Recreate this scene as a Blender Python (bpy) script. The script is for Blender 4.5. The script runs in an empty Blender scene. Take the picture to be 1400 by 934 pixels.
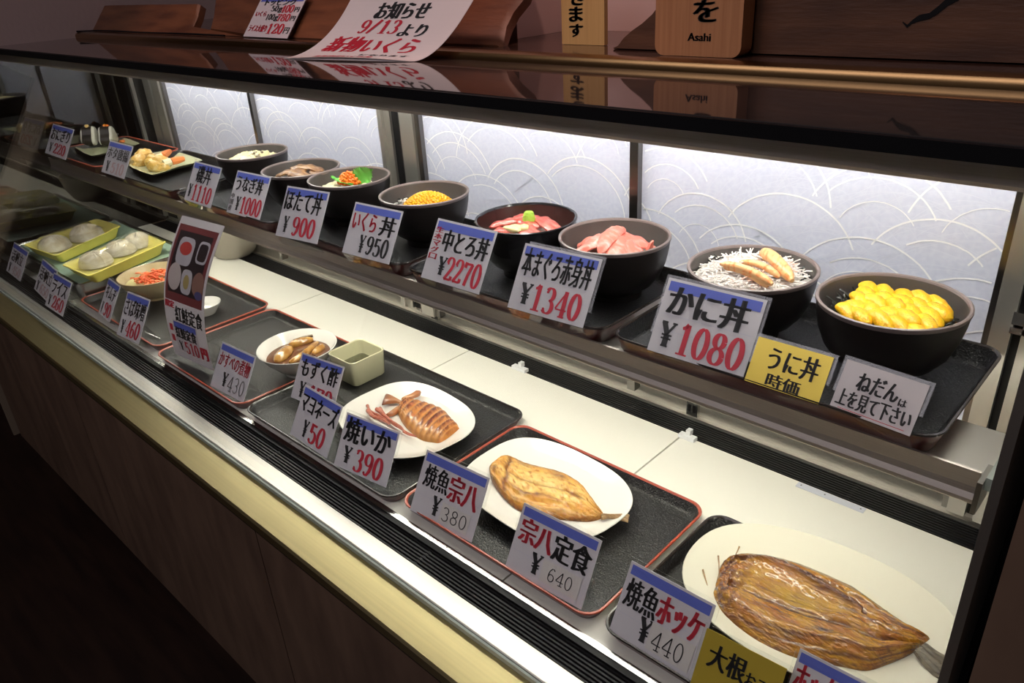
import bpy, math, random
from mathutils import Vector, Matrix, noise

# ------------------------------------------------------------------ camera, world, lights
scn = bpy.context.scene
col = scn.collection
RC = ((0.729290, 0.681819, -0.057085), (0.269049, -0.362490, -0.892308), (-0.629086, 0.635393, -0.447803))
FPX = 1053.37
CZ = 0.75
cam = bpy.data.cameras.new('camera'); camo = bpy.data.objects.new('camera', cam); col.objects.link(camo)
cam.sensor_width = 36.0; cam.lens = FPX / 1400 * 36.0; cam.clip_start = 0.01; cam.clip_end = 50
r0, r1, r2 = (Vector(r) for r in RC)
camo.matrix_world = Matrix((( r0.x, -r1.x, -r2.x, 0), (r0.y, -r1.y, -r2.y, 0), (r0.z, -r1.z, -r2.z, CZ), (0, 0, 0, 1)))
scn.camera = camo
scn.view_settings.view_transform = 'Standard'; scn.view_settings.look = 'None'
scn.view_settings.gamma = 1.0; scn.view_settings.use_curve_mapping = False
scn.view_settings.exposure = 0.0
scn.cycles.max_bounces = 10; scn.cycles.transparent_max_bounces = 16
scn.cycles.sample_clamp_indirect = 4.0
w = bpy.data.worlds.new('world'); scn.world = w; w.use_nodes = True
w.node_tree.nodes['Background'].inputs[0].default_value = (0.9, 0.85, 0.95, 1)
w.node_tree.nodes['Background'].inputs[1].default_value = 0.02

def area_light(name, loc, target, size, size_y, power, color):
    l = bpy.data.lights.new(name, 'AREA'); l.shape = 'RECTANGLE'; l.size = size; l.size_y = size_y
    l.energy = power; l.color = color
    o = bpy.data.objects.new(name, l); col.objects.link(o); o.location = loc
    o.rotation_euler = (Vector(target) - Vector(loc)).to_track_quat('-Z', 'Y').to_euler()
    o['kind'] = 'structure'
    return o
P_ROOM, P_WARM = 24.0, 17.0
E_TOP, E_SHELF = 47.0, 36.0
area_light('room_ceiling_light', (-1.0, -1.1, 1.9), (-1.0, 0.5, 0.0), 2.6, 0.8, P_ROOM, (1.0, 0.92, 0.98))
for n_, (x_, pw_) in enumerate(((-1.75, .9), (-1.0, 1.15), (-0.55, 1.0))):
    l_ = bpy.data.lights.new('downlight', 'SPOT'); l_.energy = P_WARM * pw_; l_.color = (1.0, 0.56, 0.45); l_.spot_size = math.radians(46); l_.spot_blend = 0.6; l_.shadow_soft_size = 0.04
    o_ = bpy.data.objects.new('downlight', l_); col.objects.link(o_); o_.location = (x_, 0.50, 1.9)
    o_.rotation_euler = (Vector((x_, 1.02, 0.66)) - Vector(o_.location)).to_track_quat('-Z', 'Y').to_euler(); o_['kind'] = 'structure'

# ------------------------------------------------------------------ helpers
def ray(px, py):
    a, b = (px - 700) / FPX, (py - 467) / FPX
    return r0 * a + r1 * b + r2
def at(px, py, z):
    r = ray(px, py); return r * ((z - CZ) / r.z) + Vector((0, 0, CZ))
def aty(px, py, y):
    r = ray(px, py); return r * (y / r.y) + Vector((0, 0, CZ))

class MB:
    def __init__(s): s.v = []; s.f = []; s.m = []; s.c = None
    def add(s, vs, fs, m=0):
        b = len(s.v); s.v += [Vector(v) for v in vs]
        for f in fs: s.f.append([b + i for i in f]); s.m.append(m)
    def box(s, x0, x1, y0, y1, z0, z1, m=0):
        s.add([(x0,y0,z0),(x1,y0,z0),(x1,y1,z0),(x0,y1,z0),(x0,y0,z1),(x1,y0,z1),(x1,y1,z1),(x0,y1,z1)],
              [(0,3,2,1),(4,5,6,7),(0,1,5,4),(1,2,6,5),(2,3,7,6),(3,0,4,7)], m)
    def loft(s, rings, closed=True, cap0=False, cap1=False, m=0):
        n = len(rings[0]); b = len(s.v)
        for r in rings: s.v += [Vector(p) for p in r]
        for i in range(len(rings) - 1):
            for j in range(n if closed else n - 1):
                k = (j + 1) % n
                s.f.append([b+i*n+j, b+i*n+k, b+(i+1)*n+k, b+(i+1)*n+j]); s.m.append(m)
        if cap0: s.f.append([b + j for j in range(n)][::-1]); s.m.append(m)
        if cap1: s.f.append([b + (len(rings)-1)*n + j for j in range(n)]); s.m.append(m)
    def prism_x(s, prof, x0, x1, m=0):       # closed (y,z) profile swept along x
        s.loft([[(x0, y, z) for y, z in prof], [(x1, y, z) for y, z in prof]], True, True, True, m)
    def tube(s, pts, rad, n=6, m=0, cap=True):
        pts = [Vector(p) for p in pts]; rings = []
        for i, p in enumerate(pts):
            d = (pts[min(i+1, len(pts)-1)] - pts[max(i-1, 0)]).normalized()
            up = Vector((0, 0, 1)) if abs(d.z) < 0.9 else Vector((1, 0, 0))
            a = d.cross(up).normalized(); b = a.cross(d)
            r = rad[i] if isinstance(rad, (list, tuple)) else rad
            rings.append([p + (a * math.cos(2*math.pi*k/n) + b * math.sin(2*math.pi*k/n)) * r for k in range(n)])
        s.loft(rings, True, cap, cap, m)
    def ball(s, c, rx, ry=None, rz=None, nu=10, nv=6, m=0, rot=None, jit=0.0, rnd=random):
        ry = ry or rx; rz = rz or rx; c = Vector(c); rings = []
        for i in range(nv + 1):
            t = math.pi * i / nv; ring = []
            for j in range(nu):
                p = 2 * math.pi * j / nu
                k = 1 + (rnd.uniform(-jit, jit) if jit and 0 < i < nv else 0)
                v = Vector((rx*math.sin(t)*math.cos(p)*k, ry*math.sin(t)*math.sin(p)*k, -rz*math.cos(t)*k))
                ring.append(c + (rot @ v if rot else v))
            rings.append(ring)
        s.loft(rings, True, False, False, m)
    def build(s, name, mats, parent=None, smooth=True, colors=None, loc=None):
        me = bpy.data.meshes.new(name)
        off = Vector(loc) if loc is not None else Vector()
        q = parent
        while q and loc is None: off += q.location; q = q.parent
        me.from_pydata([tuple(v - off) for v in s.v], [], s.f)
        if not isinstance(mats, (list, tuple)): mats = [mats]
        for m in mats: me.materials.append(m)
        me.polygons.foreach_set('material_index', s.m)
        me.polygons.foreach_set('use_smooth', [smooth] * len(me.polygons))
        if colors is not None:
            a = me.color_attributes.new('Col', 'FLOAT_COLOR', 'POINT')
            a.data.foreach_set('color', [x for c in colors for x in (*c, 1.0)])
        me.update()
        if smooth:
            try: me.set_sharp_from_angle(angle=math.radians(38))
            except Exception: pass
        o = bpy.data.objects.new(name, me); col.objects.link(o)
        if parent: o.parent = parent
        elif loc is not None: o.location = loc
        return o

def tag(o, label=None, cat=None, group=None, kind=None):
    if label: o['label'] = label
    if cat: o['category'] = cat
    if group: o['group'] = group
    if kind: o['kind'] = kind
    return o
def empty(name, loc, label, cat, group=None):
    o = bpy.data.objects.new(name, None); col.objects.link(o); o.location = loc
    o.empty_display_size = 0.02
    return tag(o, label, cat, group)

def material(name, color, rough=0.5, metal=0.0, noise=None, bump=None, spec=0.5, coat=0.0, emit=None, sss=0.0, attr=False, stretch=None, trans=0.0):
    m = bpy.data.materials.new(name); m.use_nodes = True; nt = m.node_tree; N = nt.nodes; L = nt.links
    b = N['Principled BSDF']; c = (*color, 1)
    b.inputs['Base Color'].default_value = c; b.inputs['Roughness'].default_value = rough
    b.inputs['Metallic'].default_value = metal; b.inputs['Specular IOR Level'].default_value = spec
    b.inputs['Coat Weight'].default_value = coat; b.inputs['Coat Roughness'].default_value = 0.08
    if trans: b.inputs['Transmission Weight'].default_value = trans
    if sss:
        b.inputs['Subsurface Weight'].default_value = sss
        b.inputs['Subsurface Radius'].default_value = (0.006, 0.003, 0.002); b.inputs['Subsurface Scale'].default_value = 1.0
    tc = N.new('ShaderNodeTexCoord'); co = tc.outputs['Object']
    if stretch:
        mp = N.new('ShaderNodeMapping'); mp.inputs['Scale'].default_value = stretch; L.new(co, mp.inputs[0]); co = mp.outputs[0]
    src = None
    if attr:
        at_ = N.new('ShaderNodeAttribute'); at_.attribute_name = 'Col'; src = at_.outputs['Color']
    if noise:
        sc, c2, lo, hi = noise
        n = N.new('ShaderNodeTexNoise'); n.inputs['Scale'].default_value = sc; n.inputs['Detail'].default_value = 5
        L.new(co, n.inputs['Vector'])
        rp = N.new('ShaderNodeMapRange'); rp.inputs[1].default_value = lo; rp.inputs[2].default_value = hi
        L.new(n.outputs['Fac'], rp.inputs[0])
        mx = N.new('ShaderNodeMix'); mx.data_type = 'RGBA'
        L.new(rp.outputs[0], mx.inputs[0])
        if src: L.new(src, mx.inputs[6])
        else: mx.inputs[6].default_value = c
        mx.inputs[7].default_value = (*c2, 1); src = mx.outputs[2]
    if src: L.new(src, b.inputs['Base Color'])
    if bump:
        sc, st, dist = bump
        n = N.new('ShaderNodeTexNoise'); n.inputs['Scale'].default_value = sc; n.inputs['Detail'].default_value = 3
        L.new(co, n.inputs['Vector'])
        bp = N.new('ShaderNodeBump'); bp.inputs['Strength'].default_value = st; bp.inputs['Distance'].default_value = dist
        L.new(n.outputs['Fac'], bp.inputs['Height']); L.new(bp.outputs[0], b.inputs['Normal'])
    if emit:
        b.inputs['Emission Color'].default_value = (*emit[0], 1); b.inputs['Emission Strength'].default_value = emit[1]
    return m

def thin_glass(name, tint=(1, 1, 1), ior=1.5, rough=0.0, haze=0.0, hazecol=(1, 1, 1)):
    m = bpy.data.materials.new(name); m.use_nodes = True; nt = m.node_tree; N = nt.nodes; L = nt.links
    N.remove(N['Principled BSDF'])
    t = N.new('ShaderNodeBsdfTransparent'); t.inputs[0].default_value = (*tint, 1)
    g = N.new('ShaderNodeBsdfGlossy'); g.inputs['Roughness'].default_value = rough
    fr = N.new('ShaderNodeFresnel')
    ge = N.new('ShaderNodeNewGeometry'); mr = N.new('ShaderNodeMapRange'); mr.inputs[3].default_value = ior; mr.inputs[4].default_value = 1 / ior
    L.new(ge.outputs['Backfacing'], mr.inputs[0]); L.new(mr.outputs[0], fr.inputs['IOR'])   # same reflectance on both faces of the sheet
    mx = N.new('ShaderNodeMixShader'); L.new(fr.outputs[0], mx.inputs[0])
    if haze:
        d = N.new('ShaderNodeBsdfDiffuse'); d.inputs[0].default_value = (*hazecol, 1)
        m2 = N.new('ShaderNodeMixShader'); m2.inputs[0].default_value = haze
        L.new(t.outputs[0], m2.inputs[1]); L.new(d.outputs[0], m2.inputs[2]); L.new(m2.outputs[0], mx.inputs[1])
    else: L.new(t.outputs[0], mx.inputs[1])
    L.new(g.outputs[0], mx.inputs[2]); L.new(mx.outputs[0], N['Material Output'].inputs[0])
    return m

M = {}
M['steel'] = material('brushed_steel', (0.62, 0.61, 0.58), 0.24, 1.0)
M['steel_dull'] = material('satin_aluminium', (0.60, 0.55, 0.50), 0.5, 1.0, noise=(30, (0.52, 0.47, 0.43), 0.3, 0.7), stretch=(0.2, 40, 40))
M['steel_dark'] = material('dark_steel', (0.20, 0.19, 0.18), 0.3, 1.0)
M['header'] = material('bronze_brushed_steel', (0.50, 0.45, 0.41), 0.6, 1.0, noise=(20, (0.44, 0.39, 0.36), 0.3, 0.7), stretch=(0.3, 60, 60))
M['brass'] = material('satin_brass', (0.83, 0.70, 0.36), 0.34, 1.0, noise=(12, (0.76, 0.64, 0.33), 0.35, 0.7), stretch=(0.4, 20, 20))
M['gold_rail'] = material('bronze_rail', (0.30, 0.18, 0.08), 0.28, 1.0)
M['black'] = material('black_plastic', (0.004, 0.004, 0.005), 0.5, spec=0.2)
M['grille'] = material('black_grille_plastic', (0.008, 0.008, 0.010), 0.5, spec=0.2)
M['sill'] = material('satin_steel_sill', (0.52, 0.50, 0.46), 0.45, 1.0)
M['liner_steel'] = material('satin_steel_liner', (0.62, 0.60, 0.56), 0.45, 1.0)
M['white_board'] = material('cream_white_melamine', (0.90, 0.89, 0.80), 0.35)
M['laminate'] = material('dark_walnut_laminate', (0.17, 0.105, 0.07), 0.5, noise=(9, (0.11, 0.066, 0.045), 0.35, 0.7), stretch=(2, 2, 0.6))
M['counter'] = material('polished_dark_stone', (0.05, 0.038, 0.034), 0.035, spec=0.6)
M['ledge'] = material('dark_lacquered_ledge', (0.05, 0.028, 0.022), 0.12)
M['wood'] = material('red_brown_timber', (0.20, 0.075, 0.032), 0.45, noise=(6, (0.10, 0.034, 0.016), 0.35, 0.68), bump=(30, 0.2, 0.002), stretch=(1.2, 6, 7))
M['wood_dark'] = material('dark_brown_timber', (0.13, 0.055, 0.025), 0.5, noise=(5, (0.06, 0.024, 0.012), 0.3, 0.7), bump=(30, 0.2, 0.002), stretch=(1.4, 6, 9))
M['wood_light'] = material('light_cedar', (0.52, 0.25, 0.11), 0.5, noise=(10, (0.43, 0.19, 0.08), 0.35, 0.7), stretch=(25, 4, 0.8))
M['wood_pale'] = material('pale_pine', (0.62, 0.40, 0.15), 0.55, noise=(8, (0.55, 0.34, 0.12), 0.35, 0.7), stretch=(25, 4, 0.8))
M['plaster'] = material('pale_plaster', (0.72, 0.58, 0.57), 0.8, bump=(60, 0.2, 0.002))
M['plaster_dim'] = material('dim_lit_plaster', (0.50, 0.36, 0.34), 0.8, bump=(80, 0.3, 0.002))  # the pillar's dim light is put into this darker plaster colour
M['floor'] = material('dark_floor_boards', (0.030, 0.014, 0.009), 0.45, noise=(4, (0.016, 0.007, 0.005), 0.35, 0.65), stretch=(1, 8, 1))
M['ceiling'] = material('grey_ceiling', (0.25, 0.23, 0.22), 0.9)
M['room_wall'] = material('brown_room_wall', (0.26, 0.20, 0.14), 0.9)
M['glass'] = thin_glass('clear_glass')
M['glass_edge'] = material('green_glass_edge', (0.50, 0.57, 0.52), 0.15, trans=0.4)
M['endglass'] = thin_glass('dark_end_glass', (0.25, 0.24, 0.2), 2.1)
M['acrylic'] = thin_glass('clear_acrylic', (0.97, 0.98, 0.98), 1.45)
M['film'] = thin_glass('cling_film', (0.96, 0.96, 0.95), 1.6, 0.08, 0.05)  # white diffuse haze mixed in as a highlight, brightening the shells below
M['tube'] = material('fluorescent_tube', (1, 1, 1), 0.4, emit=((1.0, 0.985, 0.90), E_TOP))
M['tube2'] = material('fluorescent_tube_warm', (1, 1, 1), 0.4, emit=((1.0, 0.97, 0.80), E_SHELF))
M['white_enamel'] = material('white_enamel', (0.8, 0.8, 0.78), 0.5)
M['panel'] = material('lavender_washi_panel', (0.56, 0.58, 0.72), 0.5, noise=(140, (0.63, 0.65, 0.77), 0.4, 0.65))
M['panel_line'] = material('white_washi_line', (0.90, 0.90, 0.93), 0.5)
M['panel_thread'] = material('pale_washi_thread', (0.67, 0.69, 0.80), 0.5)
M['tray'] = material('black_textured_tray', (0.007, 0.007, 0.008), 0.3, bump=(420, 0.8, 0.002), noise=(330, (0.06, 0.06, 0.062), 0.55, 0.72), spec=0.45)  # paler noise specks paint the sparkle of the embossed surface into the colour
M['tray_red'] = material('dark_red_lacquer', (0.075, 0.012, 0.012), 0.3)
M['rim_red'] = material('vermilion_lacquer_rim', (0.36, 0.065, 0.035), 0.3)
M['rim_black'] = material('black_lacquer_rim', (0.02, 0.015, 0.014), 0.2)
M['bowl'] = material('matte_black_bowl', (0.009, 0.007, 0.007), 0.4, noise=(500, (0.02, 0.016, 0.016), 0.55, 0.75), spec=0.35)
M['bowl_in'] = material('charcoal_bowl_inside', (0.06, 0.053, 0.05), 0.3)
M['bowl_rim'] = material('taupe_bowl_rim', (0.17, 0.13, 0.125), 0.35)
M['bowl_gloss'] = material('glossy_black_lacquer', (0.010, 0.010, 0.012), 0.12)
M['bowl_maroon'] = material('maroon_lacquer', (0.028, 0.010, 0.009), 0.25)
M['paper'] = material('white_card', (0.70, 0.68, 0.72), 0.45)
M['paper_pink'] = material('white_notice_paper', (0.84, 0.80, 0.80), 0.6)
M['paper_grey'] = material('grey_card', (0.66, 0.60, 0.62), 0.5)
M['paper_gold'] = material('gold_card', (0.66, 0.49, 0.06), 0.3, metal=0.35)
M['paper_warm'] = material('cream_patch', (0.72, 0.69, 0.66), 0.5)
M['ink'] = material('black_ink', (0.012, 0.012, 0.014), 0.5)
M['ink_grey'] = material('pencil_grey_ink', (0.10, 0.09, 0.09), 0.5)
M['red'] = material('red_ink', (0.55, 0.02, 0.045), 0.5)
M['red_faded'] = material('faded_red_ink', (0.62, 0.42, 0.42), 0.5)
M['blue'] = material('blue_print', (0.10, 0.14, 0.56), 0.5)
M['rule'] = material('pale_blue_rule', (0.60, 0.60, 0.70), 0.5)
M['white_plate'] = material('white_porcelain', (0.90, 0.89, 0.84), 0.12, coat=0.3)
M['cream_plate'] = material('cream_glaze', (0.80, 0.78, 0.66), 0.15, coat=0.3)
M['cup_glaze'] = material('pale_olive_cream_glaze', (0.72, 0.70, 0.47), 0.18, coat=0.3)
M['green_plate'] = material('pale_green_glaze', (0.66, 0.68, 0.42), 0.15, coat=0.3)
M['beige_bowl'] = material('beige_stoneware', (0.55, 0.45, 0.27), 0.3, noise=(40, (0.47, 0.37, 0.2), 0.4, 0.7))
M['grey_bowl'] = material('grey_stoneware', (0.34, 0.31, 0.26), 0.4)
M['tub'] = material('yellow_plastic_tub', (0.86, 0.77, 0.16), 0.35)
M['liner'] = material('green_paper_liner', (0.33, 0.47, 0.38), 0.55, bump=(30, 0.6, 0.006))
M['rice'] = material('white_rice', (0.85, 0.82, 0.74), 0.5, bump=(350, 0.9, 0.003))
M['nori'] = material('nori_seaweed', (0.008, 0.010, 0.007), 0.25)
M['roe_orange'] = material('orange_salmon_roe', (0.92, 0.20, 0.015), 0.1, coat=0.6, sss=0.3)
M['roe_yellow'] = material('amber_salmon_roe', (0.95, 0.47, 0.012), 0.1, coat=0.5, sss=0.3)
M['uni'] = material('yellow_sea_urchin', (0.95, 0.56, 0.008), 0.3, noise=(160, (0.95, 0.43, 0.008), 0.45, 0.7), bump=(420, 0.6, 0.002), coat=0.25, sss=0.15)
M['tuna'] = material('red_tuna_flesh', (0.52, 0.075, 0.055), 0.28, noise=(70, (0.72, 0.27, 0.21), 0.5, 0.75), bump=(150, 0.3, 0.002), coat=0.3, stretch=(1, 2.6, 1))
M['tuna_pale'] = material('coral_tuna_flesh', (0.80, 0.20, 0.145), 0.3, noise=(70, (0.90, 0.45, 0.39), 0.5, 0.74), bump=(150, 0.3, 0.002), coat=0.3, stretch=(1, 2.6, 1))
M['wasabi'] = material('green_wasabi', (0.32, 0.52, 0.05), 0.8, bump=(300, 0.8, 0.003))
M['ginger'] = material('pale_yellow_ginger', (0.88, 0.76, 0.36), 0.3, coat=0.3)
M['shiso'] = material('green_shiso_leaf', (0.12, 0.48, 0.07), 0.45, noise=(80, (0.2, 0.58, 0.12), 0.4, 0.7), bump=(120, 0.5, 0.002))
M['scallop'] = material('cream_scallop_flesh', (0.90, 0.80, 0.50), 0.3, noise=(60, (0.92, 0.86, 0.62), 0.4, 0.7), coat=0.3, sss=0.1)
M['shellfish'] = material('pale_yellow_shellfish', (0.88, 0.76, 0.34), 0.35, noise=(60, (0.86, 0.80, 0.55), 0.4, 0.7), coat=0.3)
M['seaweed_grey'] = material('grey_brown_shellfish', (0.22, 0.17, 0.10), 0.3, noise=(100, (0.55, 0.48, 0.34), 0.5, 0.65), coat=0.4)
M['eel'] = material('glazed_brown_eel', (0.15, 0.062, 0.02), 0.45, noise=(70, (0.33, 0.17, 0.05), 0.45, 0.68), bump=(120, 0.6, 0.002), coat=0.15, stretch=(1, 3, 1))
M['crab_shred'] = material('white_crab_shreds', (0.95, 0.89, 0.84), 0.4)
M['crab_pink'] = material('pink_crab_shreds', (0.92, 0.58, 0.46), 0.4)
M['crab'] = material('orange_crab_leg', (0.93, 0.55, 0.24), 0.3, noise=(40, (0.90, 0.25, 0.06), 0.5, 0.68), bump=(90, 0.4, 0.002), coat=0.3, stretch=(4, 1, 4))
M['tempura'] = material('golden_fried_whelk', (0.74, 0.45, 0.10), 0.35, noise=(55, (0.88, 0.72, 0.38), 0.45, 0.68), bump=(130, 0.8, 0.003), coat=0.3)
M['carrot'] = material('orange_crab_stick', (0.85, 0.26, 0.07), 0.4)
M['onigiri'] = material('rice_ball_rice', (0.82, 0.80, 0.68), 0.5, bump=(320, 0.9, 0.003))
M['nori_sheet'] = material('nori_wrap', (0.018, 0.014, 0.010), 0.35, bump=(150, 0.5, 0.002))
M['broth'] = material('brown_soy_broth', (0.15, 0.062, 0.030), 0.06, coat=0.5)
M['simmered'] = material('simmered_skate', (0.34, 0.15, 0.025), 0.25, noise=(50, (0.55, 0.31, 0.08), 0.45, 0.7), bump=(90, 0.6, 0.002), coat=0.5)
M['simmered_skin'] = material('dark_skate_skin', (0.16, 0.10, 0.06), 0.25, coat=0.4)
M['mozuku'] = material('dark_green_mozuku', (0.045, 0.045, 0.022), 0.15, bump=(150, 0.7, 0.003), coat=0.4)
M['pickle'] = material('red_pickled_topping', (0.88, 0.15, 0.045), 0.35, noise=(90, (0.92, 0.42, 0.15), 0.5, 0.7))
M['noodle'] = material('yellow_green_salad', (0.78, 0.72, 0.36), 0.4)
M['shell'] = material('scallop_shell', (0.62, 0.54, 0.38), 0.35, noise=(30, (0.90, 0.87, 0.78), 0.4, 0.7), coat=0.2)
M['fish'] = material('grilled_flounder_flesh', (0.9, 0.7, 0.3), 0.4, attr=True, noise=(90, (0.50, 0.24, 0.04), 0.55, 0.85), bump=(130, 0.55, 0.002), coat=0.25)
M['hokke'] = material('grilled_atka_mackerel_flesh', (0.45, 0.2, 0.03), 0.22, attr=True, noise=(70, (0.12, 0.035, 0.012), 0.56, 0.80), bump=(150, 0.8, 0.003), coat=0.6, stretch=(0.8, 2.2, 1))
M['squid'] = material('grilled_squid_flesh', (0.85, 0.5, 0.2), 0.3, attr=True, noise=(60, (0.50, 0.14, 0.05), 0.58, 0.8), bump=(110, 0.5, 0.002), coat=0.4)
M['fin'] = material('dry_fish_fin', (0.30, 0.18, 0.09), 0.5, noise=(60, (0.48, 0.32, 0.15), 0.4, 0.7), bump=(100, 0.6, 0.002), stretch=(1, 6, 1))
M['tail_grey'] = material('grey_fish_tail', (0.10, 0.085, 0.065), 0.3, noise=(60, (0.22, 0.19, 0.14), 0.4, 0.7), bump=(120, 0.8, 0.003), stretch=(1, 4, 1))
M['plastic_white'] = material('translucent_white_plastic', (0.85, 0.87, 0.88), 0.2)
M['label_strip'] = material('pale_label_strip', (0.62, 0.64, 0.72), 0.4)
M['photo_maroon'] = material('print_maroon', (0.22, 0.045, 0.05), 0.4)
M['photo_dark'] = material('print_dark_tray', (0.03, 0.018, 0.022), 0.4)
M['photo_white'] = material('print_white_dish', (0.60, 0.58, 0.62), 0.4)
M['photo_red'] = material('print_salmon', (0.62, 0.07, 0.06), 0.4)
M['photo_rice'] = material('print_rice', (0.66, 0.58, 0.55), 0.4)
M['photo_soup'] = material('print_soup', (0.32, 0.17, 0.13), 0.4)
M['photo_yellow'] = material('print_pickles', (0.50, 0.40, 0.15), 0.4)
M['photo_blue'] = material('print_blue_bowl', (0.08, 0.08, 0.22), 0.4)

def struct(mb, name, mats, smooth=False, **k):
    o = mb.build(name, mats, smooth=smooth, **k); o['kind'] = 'structure'; return o

# ------------------------------------------------------------------ setting
XL, XR = -2.67, -0.058
mb = MB(); mb.box(-5, 2.2, -3, 2.0, -0.80, -0.75); struct(mb, 'floor', M['floor'])
mb = MB(); mb.box(-5, 2.2, -3, 2.0, 2.0, 2.05); struct(mb, 'ceiling', M['ceiling'])
mb = MB(); mb.box(-5, 2.2, 1.62, 1.68, -0.75, 2.0); struct(mb, 'wall_back', M['plaster'])
mb = MB(); mb.box(-5.05, -5, -3, 2.0, -0.75, 2.0); struct(mb, 'wall_left', M['room_wall'])
mb = MB(); mb.box(2.2, 2.25, -3, 2.0, -0.75, 2.0); struct(mb, 'wall_right', M['room_wall'])
mb = MB(); mb.box(-5, 2.2, -3.05, -3, -0.75, 2.0); struct(mb, 'wall_front', M['room_wall'])
# pillar standing on the left end of the counter, and the wall return behind the signs
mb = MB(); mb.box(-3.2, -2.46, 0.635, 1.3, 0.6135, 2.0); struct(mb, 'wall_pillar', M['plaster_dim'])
mb = MB(); mb.box(-1.30, -0.918, 0.985, 1.3, 0.627, 2.0); struct(mb, 'wall_return', M['plaster'])
mb = MB(); mb.box(-0.915, 2.0, 1.12, 1.16, 0.627, 2.0); struct(mb, 'wall_recess', M['plaster'])

# ------------------------------------------------------------------ the display case
case = empty('display_case', (-1.35, 0.42, -0.75), 'long refrigerated glass display case with a brass front edge', 'display case')
def part(mb, name, m, smooth=False, parent=case): return mb.build(name, m, parent, smooth)
XE = 0.75
mb = MB(); mb.box(XL, -1.83, 0.395, 0.43, -0.56, -0.035); mb.box(-1.827, -1.0, 0.395, 0.43, -0.56, -0.035); mb.box(-0.997, XE, 0.395, 0.43, -0.56, -0.035)
part(mb, 'base_panel', M['laminate'])
mb = MB(); mb.box(XL, XE, 0.47, 0.50, -0.75, -0.56); part(mb, 'kick_board', M['black'])
mb = MB(); mb.box(XL, XE, 0.386, 0.43, -0.036, -0.022); part(mb, 'shadow_strip', M['black'])
mb = MB(); mb.prism_x([(0.380, -0.022), (0.379, -0.005), (0.382, -0.001), (0.436, 0.0005), (0.436, -0.022)], XL, XE); part(mb, 'brass_trim', M['brass'])
mb = MB(); mb.box(XL, XE, 0.4365, 0.443, -0.01, 0.0035); part(mb, 'glass_channel', M['black'])
mb = MB(); mb.prism_x([(0.443, -0.012), (0.443, 0.001), (0.446, 0.003), (0.476, 0.0), (0.478, -0.012)], XL, XE); part(mb, 'steel_sill', M['sill'])
def grille(y0, y1, n, name):
    g = MB(); g.box(XL, XR, y0, y1, -0.03, -0.016)
    for i in range(n + 1):
        y = y0 + (y1 - y0 - 0.0025) * i / n
        g.box(XL, XR, y, y + 0.0025, -0.016, -0.003)
    for x in (-2.3, -1.9, -1.5, -1.1, -0.7, -0.3): g.box(x, x + 0.006, y0, y1, -0.016, -0.0045)
    part(g, name, M['grille'])
grille(0.479, 0.514, 6, 'front_grille')
grille(0.979, 1.034, 9, 'rear_grille')
mb = MB(); mb.box(XL, XR, 0.514, 0.522, -0.03, 0.001); part(mb, 'grille_border', M['black'])
mb = MB(); mb.box(XL, XR, 0.522, 0.531, -0.03, 0.0025); part(mb, 'deck_lip', M['steel'])
mb = MB(); mb.box(XL, XR, 1.034, 1.044, -0.03, 0.002); mb.box(XL, XR, 1.044, 1.05, -0.03, 0.40); part(mb, 'rear_liner', M['liner_steel'])
mb = MB(); mb.box(XL, XR, 0.531, 0.979, -0.10, -0.0135); part(mb, 'well_floor', M['steel_dark'])
# top: stone counter, rail, header with lamp
mb = MB(); mb.box(XL, XE, 0.622, 0.842, 0.6035, 0.6135); part(mb, 'counter_top', M['counter'])
mb = MB(); mb.box(XL, XE, 0.616, 0.645, 0.600, 0.6125); part(mb, 'front_edge_strip', M['black'])
mb = MB(); mb.prism_x([(0.648, 0.6005), (0.648, 0.578), (0.651, 0.574), (0.672, 0.574), (0.672, 0.6005)], XL, XR); part(mb, 'header_rail', M['header'])
mb = MB()
mb.prism_x([(0.842, 0.604), (0.840, 0.618), (0.843, 0.624), (0.850, 0.627), (0.858, 0.627), (0.858, 0.604)], XL, XE); part(mb, 'bronze_rail', M['gold_rail'], True)
mb = MB(); mb.box(XL, XE, 0.858, 1.60, 0.604, 0.6268); part(mb, 'ledge_board', M['ledge'])
mb = MB(); mb.box(XL, XR, 0.672, 1.05, 0.594, 0.603); part(mb, 'canopy_liner', M['white_enamel'])
mb = MB(); mb.tube([(XL + 0.20, 0.862, 0.583), (XR - 0.06, 0.862, 0.583)], 0.008, 10); part(mb, 'fluorescent_tube', M['tube'], True)
# end panes and front pane
mb = MB(); mb.box(XL - 0.006, XL, 0.45, 1.05, 0.0, 0.60); part(mb, 'end_pane', M['endglass'])
mb = MB(); mb.box(XL - 0.03, XL - 0.02, 0.38, 1.06, -0.56, 0.60); part(mb, 'end_board', M['room_wall'])
g0, g1 = (0.4395, 0.001), (0.620, 0.602)
t = 0.004
mb = MB(); mb.prism_x([(g0[0], g0[1]), (g0[0] + t, g0[1]), (g1[0] + t, g1[1]), (g1[0], g1[1])], XL, XR + 0.004); part(mb, 'front_pane', M['glass'])
mb = MB(); mb.prism_x([(0.4362, -0.002), (0.4394, -0.002), (0.4394, 0.008), (0.4362, 0.008)], XL, XR); part(mb, 'glass_edge', M['glass_edge'])
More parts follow.
